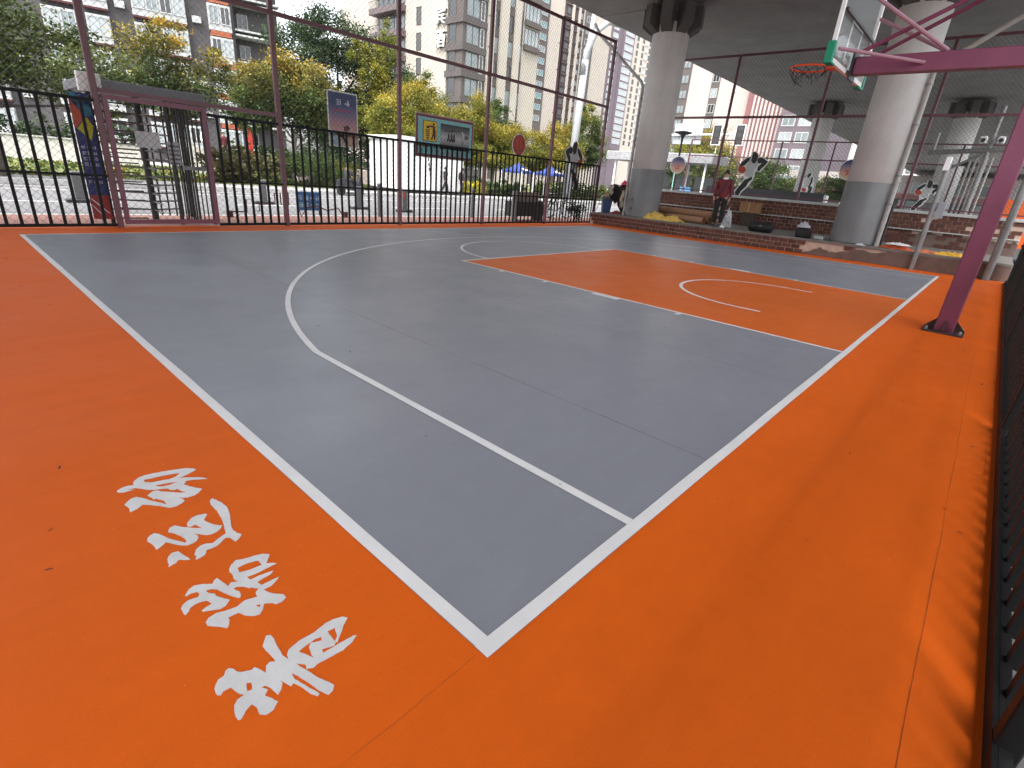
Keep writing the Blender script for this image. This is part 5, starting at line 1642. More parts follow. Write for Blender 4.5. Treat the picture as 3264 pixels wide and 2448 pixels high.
for k in range(6):
    z = 20.6 + 3.2 * k
    window(bB, 13.0, z, 3.4, 2.2, brown_r, pane_pale, 0.0, 3, 0.09)
    MB().box(12.9, 16.5, -0.4, 0, z - 0.75, z - 0.1).build('floor_band', brown_r, bB)
# left flank (facing -x)
for k in range(18):
    z = 1.6 + 3.2 * k
    s = window(bB, 0, z + 0.3, 1.1, 2.2, brown_r, pane_dark, 9.6, 0, 0.07)
    s.rotation_euler = (0, 0, -math.pi / 2)
    MB().box(-1.5, 0, 12.2, 19.8, z - 0.95, z - 0.15).build('balcony', M('balcony_plum', (0.11, 0.085, 0.088), 0.8, 0.06, 1), bB)
    s = window(bB, 0, z + 0.1, 6.8, 2.1, brown_r, pane_m, 19.2, 4, 0.09)
    s.rotation_euler = (0, 0, -math.pi / 2)
    rl = MB()
    for q in range(24):
        rl.box(-1.48, -1.45, 12.25 + q * 0.32, 12.28 + q * 0.32, z - 0.15, z + 0.75)
    rl.box(-1.49, -1.44, 12.2, 19.8, z + 0.75, z + 0.80)
    rl.build('balustrade', darksteel, bB)


def text_mesh(body, size, depth):
    cu = bpy.data.curves.new('sign_text', 'FONT')
    cu.body = body
    cu.size = size
    cu.extrude = depth
    cu.resolution_u = 3
    o = bpy.data.objects.new('sign_text', cu)
    COL.objects.link(o)
    dg = bpy.context.evaluated_depsgraph_get()
    me = bpy.data.meshes.new_from_object(o.evaluated_get(dg))
    bpy.data.objects.remove(o, do_unlink=True)
    return me


for ch, z in (('\u5bbe', 20.75), ('\u9152', 17.95)):
    me = text_mesh(ch, 2.3, 0.12)
    me.materials.clear()
    me.materials.append(white_m)
    o = link('sign_character', me, bB, (-0.32, 5.0, z))
    o.rotation_euler = (math.pi / 2, 0, -math.pi / 2)
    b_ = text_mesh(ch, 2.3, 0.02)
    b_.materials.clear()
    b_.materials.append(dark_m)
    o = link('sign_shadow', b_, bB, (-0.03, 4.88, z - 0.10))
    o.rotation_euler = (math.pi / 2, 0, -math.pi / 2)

# --- tall block further back
bC = thing('tower_block', 'tall cream tower block with brown window stripes behind the hotel', 'building', (128, 116, -0.1))
MB().box(0, 40, 0, 20, 0, 84).build('wall', cream, bC)
for x0, x1, mm_ in ((3.6, 8.1, brown_r), (15.1, 24.5, dbrown), (25.5, 31.0, brown_r)):
    MB().box(x0, x1, -0.2, 0, 0, 84).build('stripe', mm_, bC)
for x in (18.4, 21.6):
    MB().box(x, x + 0.9, -0.7, -0.2, 0, 84).build('fin', cream, bC)
for k in range(6, 22):
    z = 3.05 * k
    window(bC, 4.4, z, 2.8, 1.6, frame_w, pane_teal if k % 3 else pane_m, -0.2, 1, 0.12)
    window(bC, 16.0, z, 2.0, 1.7, dbrown, pane_dark, -0.2, 0, 0.12)
    window(bC, 22.6, z, 1.6, 1.7, dbrown, pane_m, -0.2, 0, 0.12)
    window(bC, 26.3, z, 2.6, 1.7, frame_w, pane_m if k % 2 else pane_dark, -0.2, 1, 0.12)
    MB().box(15.2, 24.4, -0.45, -0.2, z - 0.8, z - 0.55).build('slab', brown_r, bC)

bD = thing('tower_block', 'distant plum and cream tower with pale blue balconies beside the white mast', 'building', (221, 153, -0.1))
MB().box(0, 46, 0, 20, 0, 96).build('wall', cream, bD)
MB().box(1.6, 21.0, -0.3, 0, 0, 96).build('stripe', purple_r, bD)
MB().box(11.2, 20.0, -1.1, -0.3, 0, 96).build('stripe', purple_r, bD)
for k in range(7, 26):
    z = 3.0 * k
    window(bD, 3.0, z, 4.2, 1.9, frame_w, pane_pale, -0.3, 1, 0.2)
    window(bD, 12.0, z - 0.3, 7.2, 2.3, frame_w, pane_pale, -1.1, 2, 0.2)
    for x in (24.0, 29.2, 35.6):
        window(bD, x, z, 1.7, 2.0, dbrown, pane_dark, 0, 0, 0.12)
    MB().box(31.6, 34.6, -0.25, 0, z - 0.4, z + 0.9).build('air_unit_screen', frame_w, bD)

# --- blocks beyond the side fence; facades facing -x
rot = -math.pi / 2
bE = thing('apartment_block', 'plain pinkish cream block with one brown window stripe under the deck edge', 'building', (130, 67.2, -0.1), rot)
MB().box(0, 17.6, 0, 20, 0, 60).build('wall', pinkish, bE)
MB().box(0, 2.3, -0.3, 0, 0, 60).build('stripe', brown_r, bE)
MB().box(7.8, 9.8, -0.15, 0, 0, 60).build('stripe', brown_r, bE)
for k in range(1, 19):
    z = 3.2 * k
    window(bE, 0.2, z, 1.9, 1.9, brown_r, pane_m, -0.3, 1, 0.15)
    window(bE, 8.0, z, 1.6, 1.9, frame_w, pane_pale if k % 2 else pane_dark, -0.15, 1, 0.12)
bF = thing('office_block', 'maroon clad block with pale vertical fins beyond the side fence', 'building', (128, 49.4, -0.1), rot)
MB().box(0, 8.2, 0, 20, 0, 46).build('wall', maroon_r, bF)
for q in range(8):
    x = 1.5 + q * 0.86
    MB().box(x, x + 0.42, -0.5, 0, 0, 46).build('fin', M('pale_fin', (0.40, 0.33, 0.32), 0.7, 0.15, 1), bF)
bG = thing('apartment_block', 'dark glazed block with white sills right of the maroon one', 'building', (126, 41.0, -0.1), rot)
MB().box(0, 10.5, 0, 20, 0, 40).build('wall', purple_r, bG)
for k in range(1, 12):
    z = 3.2 * k
    for x in (0.6, 3.9, 7.2):
        window(bG, x, z, 2.6, 2.1, frame_w, pane_m if (k + int(x)) % 2 else pane_pale, 0, 1, 0.18)
bH = thing('apartment_block', 'white apartment block with many windows left of the thick pillar', 'building', (150, 38, -0.1), rot)
MB().box(0, 26, 0, 20, 0, 36).build('wall', M('white_render', (0.55, 0.54, 0.53), 0.85, 0.06, 0.3), bH)
for k in range(1, 11):
    z = 3.1 * k
    for q in range(7):
        window(bH, 0.8 + q * 3.6, z, 2.2, 1.9, brown_r, pane_dark if (k * q) % 3 else pane_m, 0, 1, 0.15)
bI = thing('shop_block', 'low pale shop building far along the street under the viaduct', 'building', (95, 30, -0.1), rot)
MB().box(0, 34, 0, 14, 0, 6.2).build('wall', M('shop_render', (0.30, 0.27, 0.26), 0.85, 0.1, 0.3), bI)
for q in range(9):
    window(bI, 0.7 + q * 3.7, 0.4, 2.9, 2.6, dbrown, pane_m if q % 2 else pane_dark, 0, 1, 0.12)
    window(bI, 0.9 + q * 3.7, 3.9, 2.4, 1.5, frame_w, pane_m, 0, 1, 0.12)
MB().box(-0.2, 34.2, -0.35, 0, 3.1, 3.75).build('fascia', maroon_r, bI)

# ================================================================ STREET THINGS
ki = thing('cabin', 'white corrugated site cabin across the road behind the litter sign', 'cabin', (18.5, 26.2, 0.0))
cw = M('cabin_white', (0.74, 0.74, 0.74), 0.6, 0.04, 1)
W_(MB().box(18.5, 23.5, 26.2, 29.3, 0.22, 2.92), 'wall', cw, ki)
W_(MB().box(18.4, 23.6, 26.1, 29.4, 2.92, 3.12), 'roof', cw, ki)
rb = MB()
for q in range(26):
    rb.box(18.6 + q * 0.19, 18.69 + q * 0.19, 26.17, 26.2, 0.3, 2.9)
W_(rb, 'corrugation', cw, ki)
W_(MB().box(18.5, 23.5, 26.25, 29.2, 0.01, 0.22), 'plinth', dark_m, ki)
for q in range(5):
    W_(MB().box(20.55 + q * 0.05, 20.62 + q * 0.06, 26.155, 26.168, 1.9 - q * 0.28, 2.1 - q * 0.28), 'printed_mark', black_p, ki)

gw = thing('garden_wall', 'long low white garden wall across the road on the left', 'wall', (-5, 38.6, 0.2))
W_(MB().cbox(-34, 8.6, 38.4, 38.8, 0.1, 1.38, 0.02), 'wall_body', M('white_wall', (0.62, 0.59, 0.56), 0.85, 0.08, 0.6), gw)
W_(MB().cbox(-34.05, 8.65, 38.35, 38.85, 1.381, 1.46, 0.01), 'coping', stone_m, gw)
gw = thing('garden_wall', 'short pinkish garden wall left of the white cabin', 'wall', (17, 33, 0.2))
W_(MB().cbox(15.6, 24.0, 33.0, 33.4, 0.0, 1.05, 0.02), 'wall_body', M('pink_wall', (0.50, 0.42, 0.40), 0.85, 0.08, 0.6), gw)
rp = thing('ramp_wall', 'white sloping ramp wall beyond the picket fence left of the trees', 'wall', (11, 33.5, 0))
m = MB()
for y in (33.9, 34.3):
    pass
m.add([(9.6, 34.2, 0.1), (12.2, 34.2, 0.1), (12.2, 34.2, 0.75), (9.6, 34.2, 2.0), (9.6, 34.6, 0.1), (12.2, 34.6, 0.1), (12.2, 34.6, 0.75), (9.6, 34.6, 2.0)],
      [(0, 1, 2, 3), (7, 6, 5, 4), (0, 4, 5, 1), (1, 5, 6, 2), (2, 6, 7, 3), (3, 7, 4, 0)])
W_(m, 'wall_body', M('white_wall', (0.62, 0.59, 0.56)), rp)
fg = thing('flag_banner', 'tall narrow red feather flag on the slope beyond the picket fence', 'flag', (13.9, 35.5, 0.3))
W_(MB().box(13.75, 14.05, 35.5, 35.53, 0.9, 3.0), 'flag_cloth', M('flag_red', (0.55, 0.05, 0.04), 0.7, 0.08, 4), fg)
W_(MB().tube([(13.72, 35.515, 0.2), (13.72, 35.515, 3.1)], 0.02, 6), 'flag_pole', galv, fg)

# white lamp mast
ma = thing('lamp_mast', 'massive white steel mast with arms curving over the road', 'lamp mast', (35.0, 26.2, 0))
mast_m = M('mast_white', (0.26, 0.27, 0.28), 0.45, 0.06, 2)
W_(MB().tube([(35.0, 26.2, 0), (35.2, 26.2, 5.0), (35.4, 26.2, 10.0)], [0.31, 0.29, 0.27], 16), 'mast', mast_m, ma, True)
W_(MB().tube([(35.3, 26.2, 9.0), (35.45, 26.2, 10.6), (36.0, 26.0, 11.9), (37.0, 25.7, 12.7), (38.4, 25.3, 13.0)], [0.26, 0.25, 0.22, 0.2, 0.18], 14), 'arm', mast_m, ma, True)
W_(MB().tube([(35.45, 26.2, 9.4), (35.6, 26.2, 10.9), (35.75, 26.2, 12.0), (36.0, 26.2, 14.4)], [0.24, 0.22, 0.2, 0.16], 14), 'arm', mast_m, ma, True)
W_(MB().lathe([(0.3, 0.0), (1.0, 0.15), (1.1, 0.35), (0.4, 0.5)], (38.6, 25.2, 12.7), 20), 'lamp_head', mast_m, ma, True)

# traffic signal gantry, sign, black lamp, shelter
tg = thing('traffic_signal', 'white traffic signal mast with two dark heads beyond the side fence', 'traffic light', (45, 24.5, -0.15))
W_(MB().tube([(45, 24.5, -0.15), (45, 24.5, 6.2)], 0.11, 10), 'mast', white_m, tg)
W_(MB().tube([(45, 24.5, 5.9), (45, 16.9, 6.05)], [0.09, 0.06], 10), 'arm', white_m, tg)
for y in (18.95, 17.05):
    hd = W_(MB().cbox(44.80, 45.0, y - 0.33, y + 0.33, 5.25, 6.68, 0.02), 'signal_head', dark_m, tg)
    e = MB()
    for a in ((y - 0.37, y - 0.331, 5.2, 6.73), (y + 0.331, y + 0.37, 5.2, 6.73), (y - 0.331, y + 0.331, 6.681, 6.73), (y - 0.331, y + 0.331, 5.2, 5.249)):
        e.box(44.79, 45.0, *a)
    W_(e, 'head_border', white_m, tg)
    lens = MB()
    for q in range(3):
        lens.tube([(44.79, y, 6.45 - q * 0.48), (44.80, y, 6.45 - q * 0.48)], 0.17, 14)
    W_(lens, 'signal_lens', M('unlit_lens', (0.04, 0.04, 0.04), 0.3, 0.1, 5), tg)
W_(MB().tube([(45, 18.85, 5.2), (45, 18.85, 4.6)], 0.03, 8), 'hanger', white_m, tg)
rs = thing('road_sign', 'blank grey rectangular road sign on the signal gantry, seen from behind', 'sign', (45.2, 21.7, 5.2))
W_(MB().cbox(45.12, 45.17, 20.35, 22.95, 5.25, 6.85, 0.02), 'plate', M('sign_back', (0.36, 0.38, 0.39), 0.5, 0.05, 2), rs)
W_(MB().box(45.05, 45.12, 20.9, 21.0, 5.7, 6.2).box(45.05, 45.12, 22.3, 22.4, 5.7, 6.2), 'bracket', galv, rs)
lp = thing('street_lamp', 'black mushroom-top park lamp right of the paper-tube pillar', 'lamp', (24.2, 11.68, -0.15))
W_(MB().lathe([(0.07, 0.0), (0.05, 0.4), (0.045, 3.7), (0.06, 3.9), (0.12, 4.02), (0.40, 4.10), (0.42, 4.14), (0.10, 4.20), (0.0, 4.21)], (24.2, 11.68, -0.15), 20), 'post_and_hood', dark_m, lp, True)
lp = thing('street_lamp', 'black mushroom-top park lamp right of the half-lit distant pillar', 'lamp', (28.5, 1.05, -0.15))
W_(MB().lathe([(0.07, 0.0), (0.05, 0.4), (0.045, 3.2), (0.06, 3.35), (0.12, 3.42), (0.40, 3.5), (0.42, 3.54), (0.10, 3.6), (0.0, 3.61)], (28.5, 1.05, -0.15), 20), 'post_and_hood', dark_m, lp, True)
sh = thing('bus_shelter', 'grey speckled roofed shelter with thin posts beyond the side fence', 'shelter', (41, 20, -0.15))
W_(MB().cbox(39.6, 42.6, 16.6, 26.0, 3.5, 4.15, 0.05), 'roof', M('speckled_roof', (0.24, 0.24, 0.25), 0.8, 0.45, 9), sh)
for y in (17.2, 19.6, 22.4, 25.2):
    for x in (40.0, 42.2):
        W_(MB().bar((x, y, -0.15), (x, y, 3.5), 0.12), 'post', M('teal_post', (0.22, 0.42, 0.40), 0.5, 0.1, 4) if y in (19.6, 22.4) and x < 41 else white_m, sh)
W_(MB().box(40.05, 40.12, 18.1, 19.0, 1.2, 1.75), 'panel', M('panel_blue', (0.06, 0.18, 0.36), 0.5, 0.1, 4), sh)
for q in range(4):
    W_(MB().cbox(42.3, 42.4, 17.4 + q * 1.9, 18.9 + q * 1.9, 0.2, 2.6, 0.01), 'back_panel', M('panel_grey', (0.10, 0.11, 0.11), 0.4, 0.2, 4), sh)  # back panels in one dark grey
bw_ = thing('barrier', 'low dark grey barrier wall behind the side fence', 'barrier', (25, 7.5, -0.15))
W_(MB().cbox(24.6, 24.9, 5.1, 10.2, -0.15, 1.78, 0.02), 'wall_body', M('barrier_grey', (0.045, 0.047, 0.055), 0.6, 0.1, 3), bw_)
W_(MB().cbox(24.55, 24.95, 5.0, 5.1, -0.15, 1.72, 0.02), 'end_post', white_m, bw_)
ob = thing('orange_board', 'plain bright orange board beyond the back wall by the thicker pole', 'board', (21.2, -0.9, 0.4))
W_(MB().cbox(21.2, 21.26, -1.55, -0.42, 0.6, 1.95, 0.01), 'board', M('orange_board', (0.72, 0.12, 0.015), 0.6, 0.06, 3), ob)
W_(MB().bar((21.3, -0.5, -0.15), (21.3, -0.5, 1.95), 0.05), 'post', galv, ob)
W_(MB().bar((21.3, -1.4, -0.15), (21.3, -1.4, 1.95), 0.05), 'post', galv, ob)
cm = thing('camera_mast', 'grey pole with cross pipe carrying two small surveillance cameras', 'camera mast', (22.3, 0.55, -0.15))
W_(MB().tube([(22.3, 0.35, -0.15), (22.3, 0.35, 4.6)], 0.06, 10), 'pole', galv, cm)
W_(MB().tube([(22.3, 1.85, 3.25), (22.3, -0.5, 3.42)], 0.075, 10), 'cross_pipe', galv, cm)
W_(MB().tube([(22.3, 1.75, 3.3), (22.3, 1.75, 3.85)], 0.05, 10), 'stub', galv, cm)
W_(MB().tube([(22.3, 0.45, 3.25), (22.3, 1.3, 2.7)], 0.04, 8), 'brace', galv, cm)
for y in (0.55, 0.12):
    W_(MB().cbox(22.0, 22.35, y - 0.09, y + 0.09, 3.55, 3.74, 0.02), 'camera_housing', white_m, cm)
    W_(MB().tube([(21.96, y, 3.62), (22.0, y, 3.62)], 0.06, 10), 'camera_lens', dark_m, cm)
pb_ = thing('pipe_bundle', 'bundle of thin pale vertical pipes beside the camera pole', 'pipes', (22.6, 0.35, -0.15))
for q in range(5):
    W_(MB().tube([(22.6 + 0.05 * q, 0.70 - q * 0.13, -0.15), (22.6 + 0.05 * q, 0.70 - q * 0.13, 3.2)], 0.032, 8), 'pipe', pale_pipe, pb_)

# blue gazebos
for x, y, lab in ((32.3, 29.4, 'blue and white market gazebo left of the maroon fence post'), (34.2, 27.6, 'blue market gazebo behind the dribbling player cut-out')):
    gz_ = thing('gazebo', lab, 'gazebo', (x, y, 0), 0.2, 'blue market gazebos')
    gz_.scale = (0.85, 0.85, 0.97)
    gm = M('gazebo_blue', (0.015, 0.04, 0.20), 0.6, 0.1, 3)
    MB().add([(-1.1, -1.1, 1.95), (1.1, -1.1, 1.95), (1.1, 1.1, 1.95), (-1.1, 1.1, 1.95), (0, 0, 2.6), (-.6, -.6, 2.12), (.6, -.6, 2.12), (.6, .6, 2.12), (-.6, .6, 2.12)],
             [(0, 1, 6, 5), (1, 2, 7, 6), (2, 3, 8, 7), (3, 0, 5, 8), (5, 6, 4), (6, 7, 4), (7, 8, 4), (8, 5, 4)]).build('canopy', gm, gz_)
    for s in range(4):
        a = [(-1.1, -1.1), (1.1, -1.1), (1.1, 1.1), (-1.1, 1.1)]
        p, q = a[s], a[(s + 1) % 4]
        MB().bar((p[0], p[1], 1.87), (q[0], q[1], 1.87), 0.015, 0.15).build('valance', gm, gz_)
        MB().bar((p[0], p[1], 0), (p[0], p[1], 1.95), 0.035).build('leg', white_m, gz_)
    MB().add([(-.5, -1.0, 2.035), (.5, -1.0, 2.035), (.25, -.5, 2.19), (-.25, -.5, 2.19)], [(0, 1, 2, 3)]).build('white_panel', white_m, gz_)

# blue low sign, rack and other kerbside bits
bsn = thing('blue_board', 'low blue board with white character rows by the kerb', 'sign', (6.9, 14.5, -0.14))
W_(MB().cbox(6.5, 7.25, 14.5, 14.53, 0.0, 0.52, 0.005), 'board', M('board_blue', (0.02, 0.09, 0.24), 0.5, 0.08, 4), bsn)
Pq = lambda off: (lambda u, v, w: (u, 14.5 - off - w, v))
for r_ in range(2):
    for q in range(4):
        glyph(6.54 + q * 0.175, 0.28 - r_ * 0.2, 0.14, M('board_text', (0.35, 0.45, 0.55), 0.6, 0.05, 4), bsn, Pq, 0.003, 120 + r_ * 4 + q)
for x in (6.55, 7.2):
    W_(MB().bar((x, 14.56, -0.14), (x, 14.56, 0.5), 0.03), 'leg', darksteel, bsn)
br_ = thing('bike_rack', 'dark red bent-tube bicycle rack on the pavement behind the pickets', 'bike rack', (5.4, 12.9, -0.03))
rk = M('rack_red', (0.07, 0.015, 0.015), 0.5, 0.2, 6)
pts = [(4.05, 12.9, 0.10), (4.45, 12.9, 0.10), (4.45, 12.9, 0.38), (4.6, 12.9, 0.38), (4.6, 12.9, 0.12), (4.75, 12.9, 0.12), (4.75, 12.9, 0.28), (5.15, 12.9, 0.30),
       (5.15, 12.9, 0.55), (5.3, 12.9, 0.55), (5.3, 12.9, 0.28), (5.5, 12.9, 0.28), (5.5, 12.9, 0.58)]
W_(MB().tube(pts, 0.018, 6), 'tube', rk, br_)
pts = [(5.75, 12.95, 0.28), (5.85, 12.95, -0.02), (6.0, 12.95, 0.22), (6.3, 12.95, 0.26), (6.6, 12.95, 0.14), (6.9, 12.95, 0.22), (7.1, 12.95, -0.02)]
W_(MB().tube(pts, 0.018, 6), 'tube', rk, br_)
for x in (4.05, 7.1):
    W_(MB().box(x - 0.05, x + 0.05, 12.85, 13.0, -0.03, 0.12), 'foot', rk, br_)
ub = thing('utility_box', 'dark utility cabinet with a pale board on it behind the picket fence', 'cabinet', (13.6, 12.2, -0.03))
W_(MB().cbox(13.0, 14.35, 11.95, 12.35, 0.12, 0.62, 0.02), 'cabinet', M('cabinet_dark', (0.022, 0.024, 0.02), 0.6, 0.2, 6), ub)
W_(MB().cbox(13.0, 14.35, 11.93, 12.0, 0.62, 0.95, 0.01), 'board', M('cabinet_board', (0.25, 0.22, 0.19), 0.7, 0.15, 4), ub)
for x in (12.93, 13.08):
    W_(MB().bar((x, 11.9, -0.03), (x, 11.9, 0.97), 0.06), 'post', galv, ub)
W_(MB().cbox(14.4, 14.72, 12.0, 12.3, -0.03, 0.66, 0.03), 'small_bin', dark_m, ub)


def bicycle(label, x, y, rz):
    t = thing('bicycle', label, 'bicycle', (x, y, -0.03), rz, 'bicycles parked behind the picket fence')
    bk = M('bike_black', (0.015, 0.015, 0.015), 0.45, 0.1, 6)
    for dx in (-0.5, 0.5):
        ring = [(dx + 0.31 * math.cos(2 * math.pi * k / 20), 0, 0.33 + 0.31 * math.sin(2 * math.pi * k / 20)) for k in range(21)]
        wl_ = MB().tube(ring, 0.018, 6, caps=False).build('wheel', bk, t)
        sp = MB()
        for k in range(8):
            a = math.pi * k / 8
            sp.tube([(dx + 0.3 * math.cos(a), 0, 0.33 + 0.3 * math.sin(a)), (dx - 0.3 * math.cos(a), 0, 0.33 - 0.3 * math.sin(a))], 0.003, 4)
        sp.build('spokes', galv, wl_)
    fr = MB()
    for p, q in (((-0.5, 0, 0.33), (-0.05, 0, 0.30)), ((-0.05, 0, 0.30), (-0.18, 0, 0.80)), ((-0.18, 0, 0.76), (0.36, 0, 0.78)), ((-0.05, 0, 0.30), (0.38, 0, 0.72)), ((-0.5, 0, 0.33), (-0.17, 0, 0.74)), ((0.5, 0, 0.33), (0.34, 0, 0.95))):
        fr.tube([p, q], 0.02, 6)
    fr.build('frame', bk, t)
    MB().tube([(0.30, -0.27, 0.98), (0.35, -0.1, 0.96), (0.35, 0.1, 0.96), (0.30, 0.27, 0.98)], 0.014, 6).build('handlebar', galv, t)
    MB().cbox(-0.32, -0.06, -0.07, 0.07, 0.81, 0.87, 0.02).build('saddle', bk, t)
    return t


bicycle('bicycle parked nearest the dark utility cabinet', 15.5, 12.5, 0.25)
bicycle('bicycle parked by the fence corner, right of the other one', 16.8, 12.9, -0.2)
for x, y, lab in ((2.0, 17.5, 'grey road delineator seen just left of the blue banner'), (9.95, 16.8, 'grey road delineator right of the low blue board'),
                  (11.3, 15.9, 'grey road delineator with a red mark near the middle fence post'), (7.1, 18.2, 'grey road delineator behind the left tall fence post')):
    t = thing('delineator', lab, 'delineator', (x, y, -0.14), 0, 'grey delineators along the road')
    MB().cbox(-0.12, 0.12, -0.05, 0.05, 0.10, 0.78, 0.02).build('plate', M('delin_grey', (0.10, 0.10, 0.105), 0.6, 0.1, 4), t)
    MB().cbox(-0.32, 0.32, -0.12, 0.12, 0, 0.09, 0.02).build('foot', dark_m, t)
    if x == 11.3:
        MB().box(-0.08, 0.0, -0.056, -0.051, 0.5, 0.7).build('red_mark', red_p, t)
for x, y in ((8.35, 13.1), (12.05, 13.0)):
    t = thing('bollard', 'slim grey bollard at the kerb %s' % ('right of the low blue board' if x < 10 else 'left of the dark utility cabinet'), 'bollard', (x, y, -0.03), 0, 'slim kerb bollards')
    MB().lathe([(0.055, 0), (0.05, 0.85), (0.06, 0.86), (0.06, 0.92), (0.03, 0.95)], n=14).build('post', M('bollard_grey', (0.12, 0.12, 0.13), 0.5, 0.1, 5), t)

# motor scooter with rider
sc_ = thing('scooter', 'dark motor scooter riding along the far side of the road', 'scooter', (14.1, 24.3, -0.14), 0.05)
for dx in (-0.55, 0.55):
    m = MB()
    m.tube([(dx, -0.05, 0.23), (dx, 0.05, 0.23)], 0.23, 18)
    m.build('wheel', dark_m, sc_)
m = MB()
vs = []
for x, zl, zh, w in ((-0.75, 0.45, 0.72, 0.10), (-0.4, 0.30, 0.82, 0.17), (0.0, 0.26, 0.78, 0.17), (0.12, 0.24, 0.42, 0.16), (0.38, 0.26, 0.46, 0.16), (0.52, 0.40, 0.95, 0.16), (0.66, 0.45, 0.80, 0.10)):
    vs += [(x, -w, zl), (x, w, zl), (x, w * 0.8, zh), (x, -w * 0.8, zh)]
fs = [(0, 1, 2, 3), (27, 26, 25, 24)]
for i in range(6):
    fs += [(i * 4 + j, i * 4 + (j + 1) % 4, (i + 1) * 4 + (j + 1) % 4, (i + 1) * 4 + j) for j in range(4)]
m.add(vs, fs).build('fairing', M('scooter_dark', (0.03, 0.03, 0.035), 0.35, 0.1, 5), sc_)
MB().tube([(0.45, -0.3, 1.02), (0.52, 0, 0.98), (0.45, 0.3, 1.02)], 0.02, 8).build('handlebar', dark_m, sc_)
person('rider in dark clothes sitting on the motor scooter', (13.95, 24.3, -0.14 - 0.10), math.pi / 2 + 0.05, 1.62, (0.03, 0.03, 0.035), (0.02, 0.02, 0.025), pose='sit', fingers=False)


def car(label, loc, rz, col, stripe):
    t = thing('parked_car', label, 'car', loc, rz)
    bm_ = M('car_paint', col, 0.3, 0.03, 2)
    prof = [(-2.15, 0.35), (-2.2, 0.75), (-2.05, 0.92), (-1.35, 1.0), (-0.75, 1.42), (0.55, 1.46), (1.25, 1.02), (2.0, 0.85), (2.15, 0.6), (2.1, 0.32)]
    m = MB()
    vs = []
    for s, ins in ((-0.85, 0), (-0.72, 1), (0.72, 1), (0.85, 0)):
        vs += [(x, s * (0.86 if z > 1.1 else 1), z if not ins else z + 0.02) for x, z in prof]
    n = len(prof)
    fs = [tuple(range(n)), tuple(reversed(range(3 * n, 4 * n)))]
    for j in range(3):
        fs += [(j * n + i, j * n + (i + 1) % n, (j + 1) * n + (i + 1) % n, (j + 1) * n + i) for i in range(n)]
    m.add(vs, fs).build('body', bm_, t)
    for s in (-1, 1):
        y = s * 0.80
        m = MB()
        m.add([(-1.15, y, 1.02), (1.05, y, 1.03), (0.52, y * 0.95, 1.38), (-0.72, y * 0.95, 1.36), (-1.15, y * 1.03, 1.02), (1.05, y * 1.03, 1.03), (0.52, y * 0.98, 1.38), (-0.72, y * 0.98, 1.36)],
              [(0, 1, 2, 3), (7, 6, 5, 4), (0, 4, 5, 1), (1, 5, 6, 2), (2, 6, 7, 3), (3, 7, 4, 0)])
        m.build('side_window', pane_dark, t)
        MB().box(-2.0, 2.0, s * 0.855 - 0.01, s * 0.855 + 0.01, 0.62, 0.80).build('stripe', stripe, t)
        for x in (-1.35, 1.35):
            w_ = MB().tube([(x, s * 0.68, 0.31), (x, s * 0.87, 0.31)], 0.31, 20).build('tyre', dark_m, t)
            MB().tube([(x, s * 0.871, 0.31), (x, s * 0.885, 0.31)], 0.19, 16).build('rim', galv, w_)
        MB().cbox(-2.215, -2.15, s * 0.6 - 0.16, s * 0.6 + 0.16, 0.68, 0.84, 0.01).build('tail_light', M('tail_red', (0.45, 0.02, 0.02), 0.3, 0.05, 5), t)
        MB().cbox(2.05, 2.13, s * 0.58 - 0.18, s * 0.58 + 0.18, 0.62, 0.76, 0.01).build('headlight', white_m, t)
    MB().add([(-1.34, -0.66, 1.03), (-1.34, 0.66, 1.03), (-0.80, 0.60, 1.42), (-0.80, -0.60, 1.42)], [(0, 1, 2, 3)]).build('rear_window', pane_dark, t).location = (-0.02, 0, 0.025)
    return t


car('white and green car beyond the back wall at the right edge', (26.5, -2.0, -0.15), 0.35, (0.62, 0.64, 0.62), M('car_green', (0.02, 0.25, 0.12), 0.3, 0.03, 2))

# ================================================================ TREES, SHRUBS, GRASS
GREEN = [(0.030, 0.055, 0.014), (0.050, 0.085, 0.020), (0.085, 0.125, 0.030)]
DARKG = [(0.014, 0.030, 0.012), (0.026, 0.050, 0.018), (0.050, 0.080, 0.028)]
OLIVE = [(0.030, 0.048, 0.012), (0.065, 0.090, 0.020), (0.115, 0.135, 0.032)]
YELLOW = [(0.085, 0.095, 0.014), (0.23, 0.175, 0.020), (0.38, 0.27, 0.030)]
AMBER = [(0.10, 0.095, 0.014), (0.26, 0.18, 0.022), (0.40, 0.26, 0.035)]
YGREEN = [(0.070, 0.10, 0.014), (0.16, 0.175, 0.022), (0.30, 0.25, 0.030)]
STRAW = [(0.09, 0.075, 0.03), (0.17, 0.14, 0.06), (0.10, 0.12, 0.04)]
leaf_m = M('leaf', (0.1, 0.1, 0.1), 0.6, 0.0, trans=0.30, attr='tint', spec=0.3)
bark_m = M('bark', (0.075, 0.062, 0.050), 0.9, 0.3, 6, 0.5, 20)
birch_m = M('pale_bark', (0.22, 0.19, 0.16), 0.9, 0.3, 6, 0.4, 20)


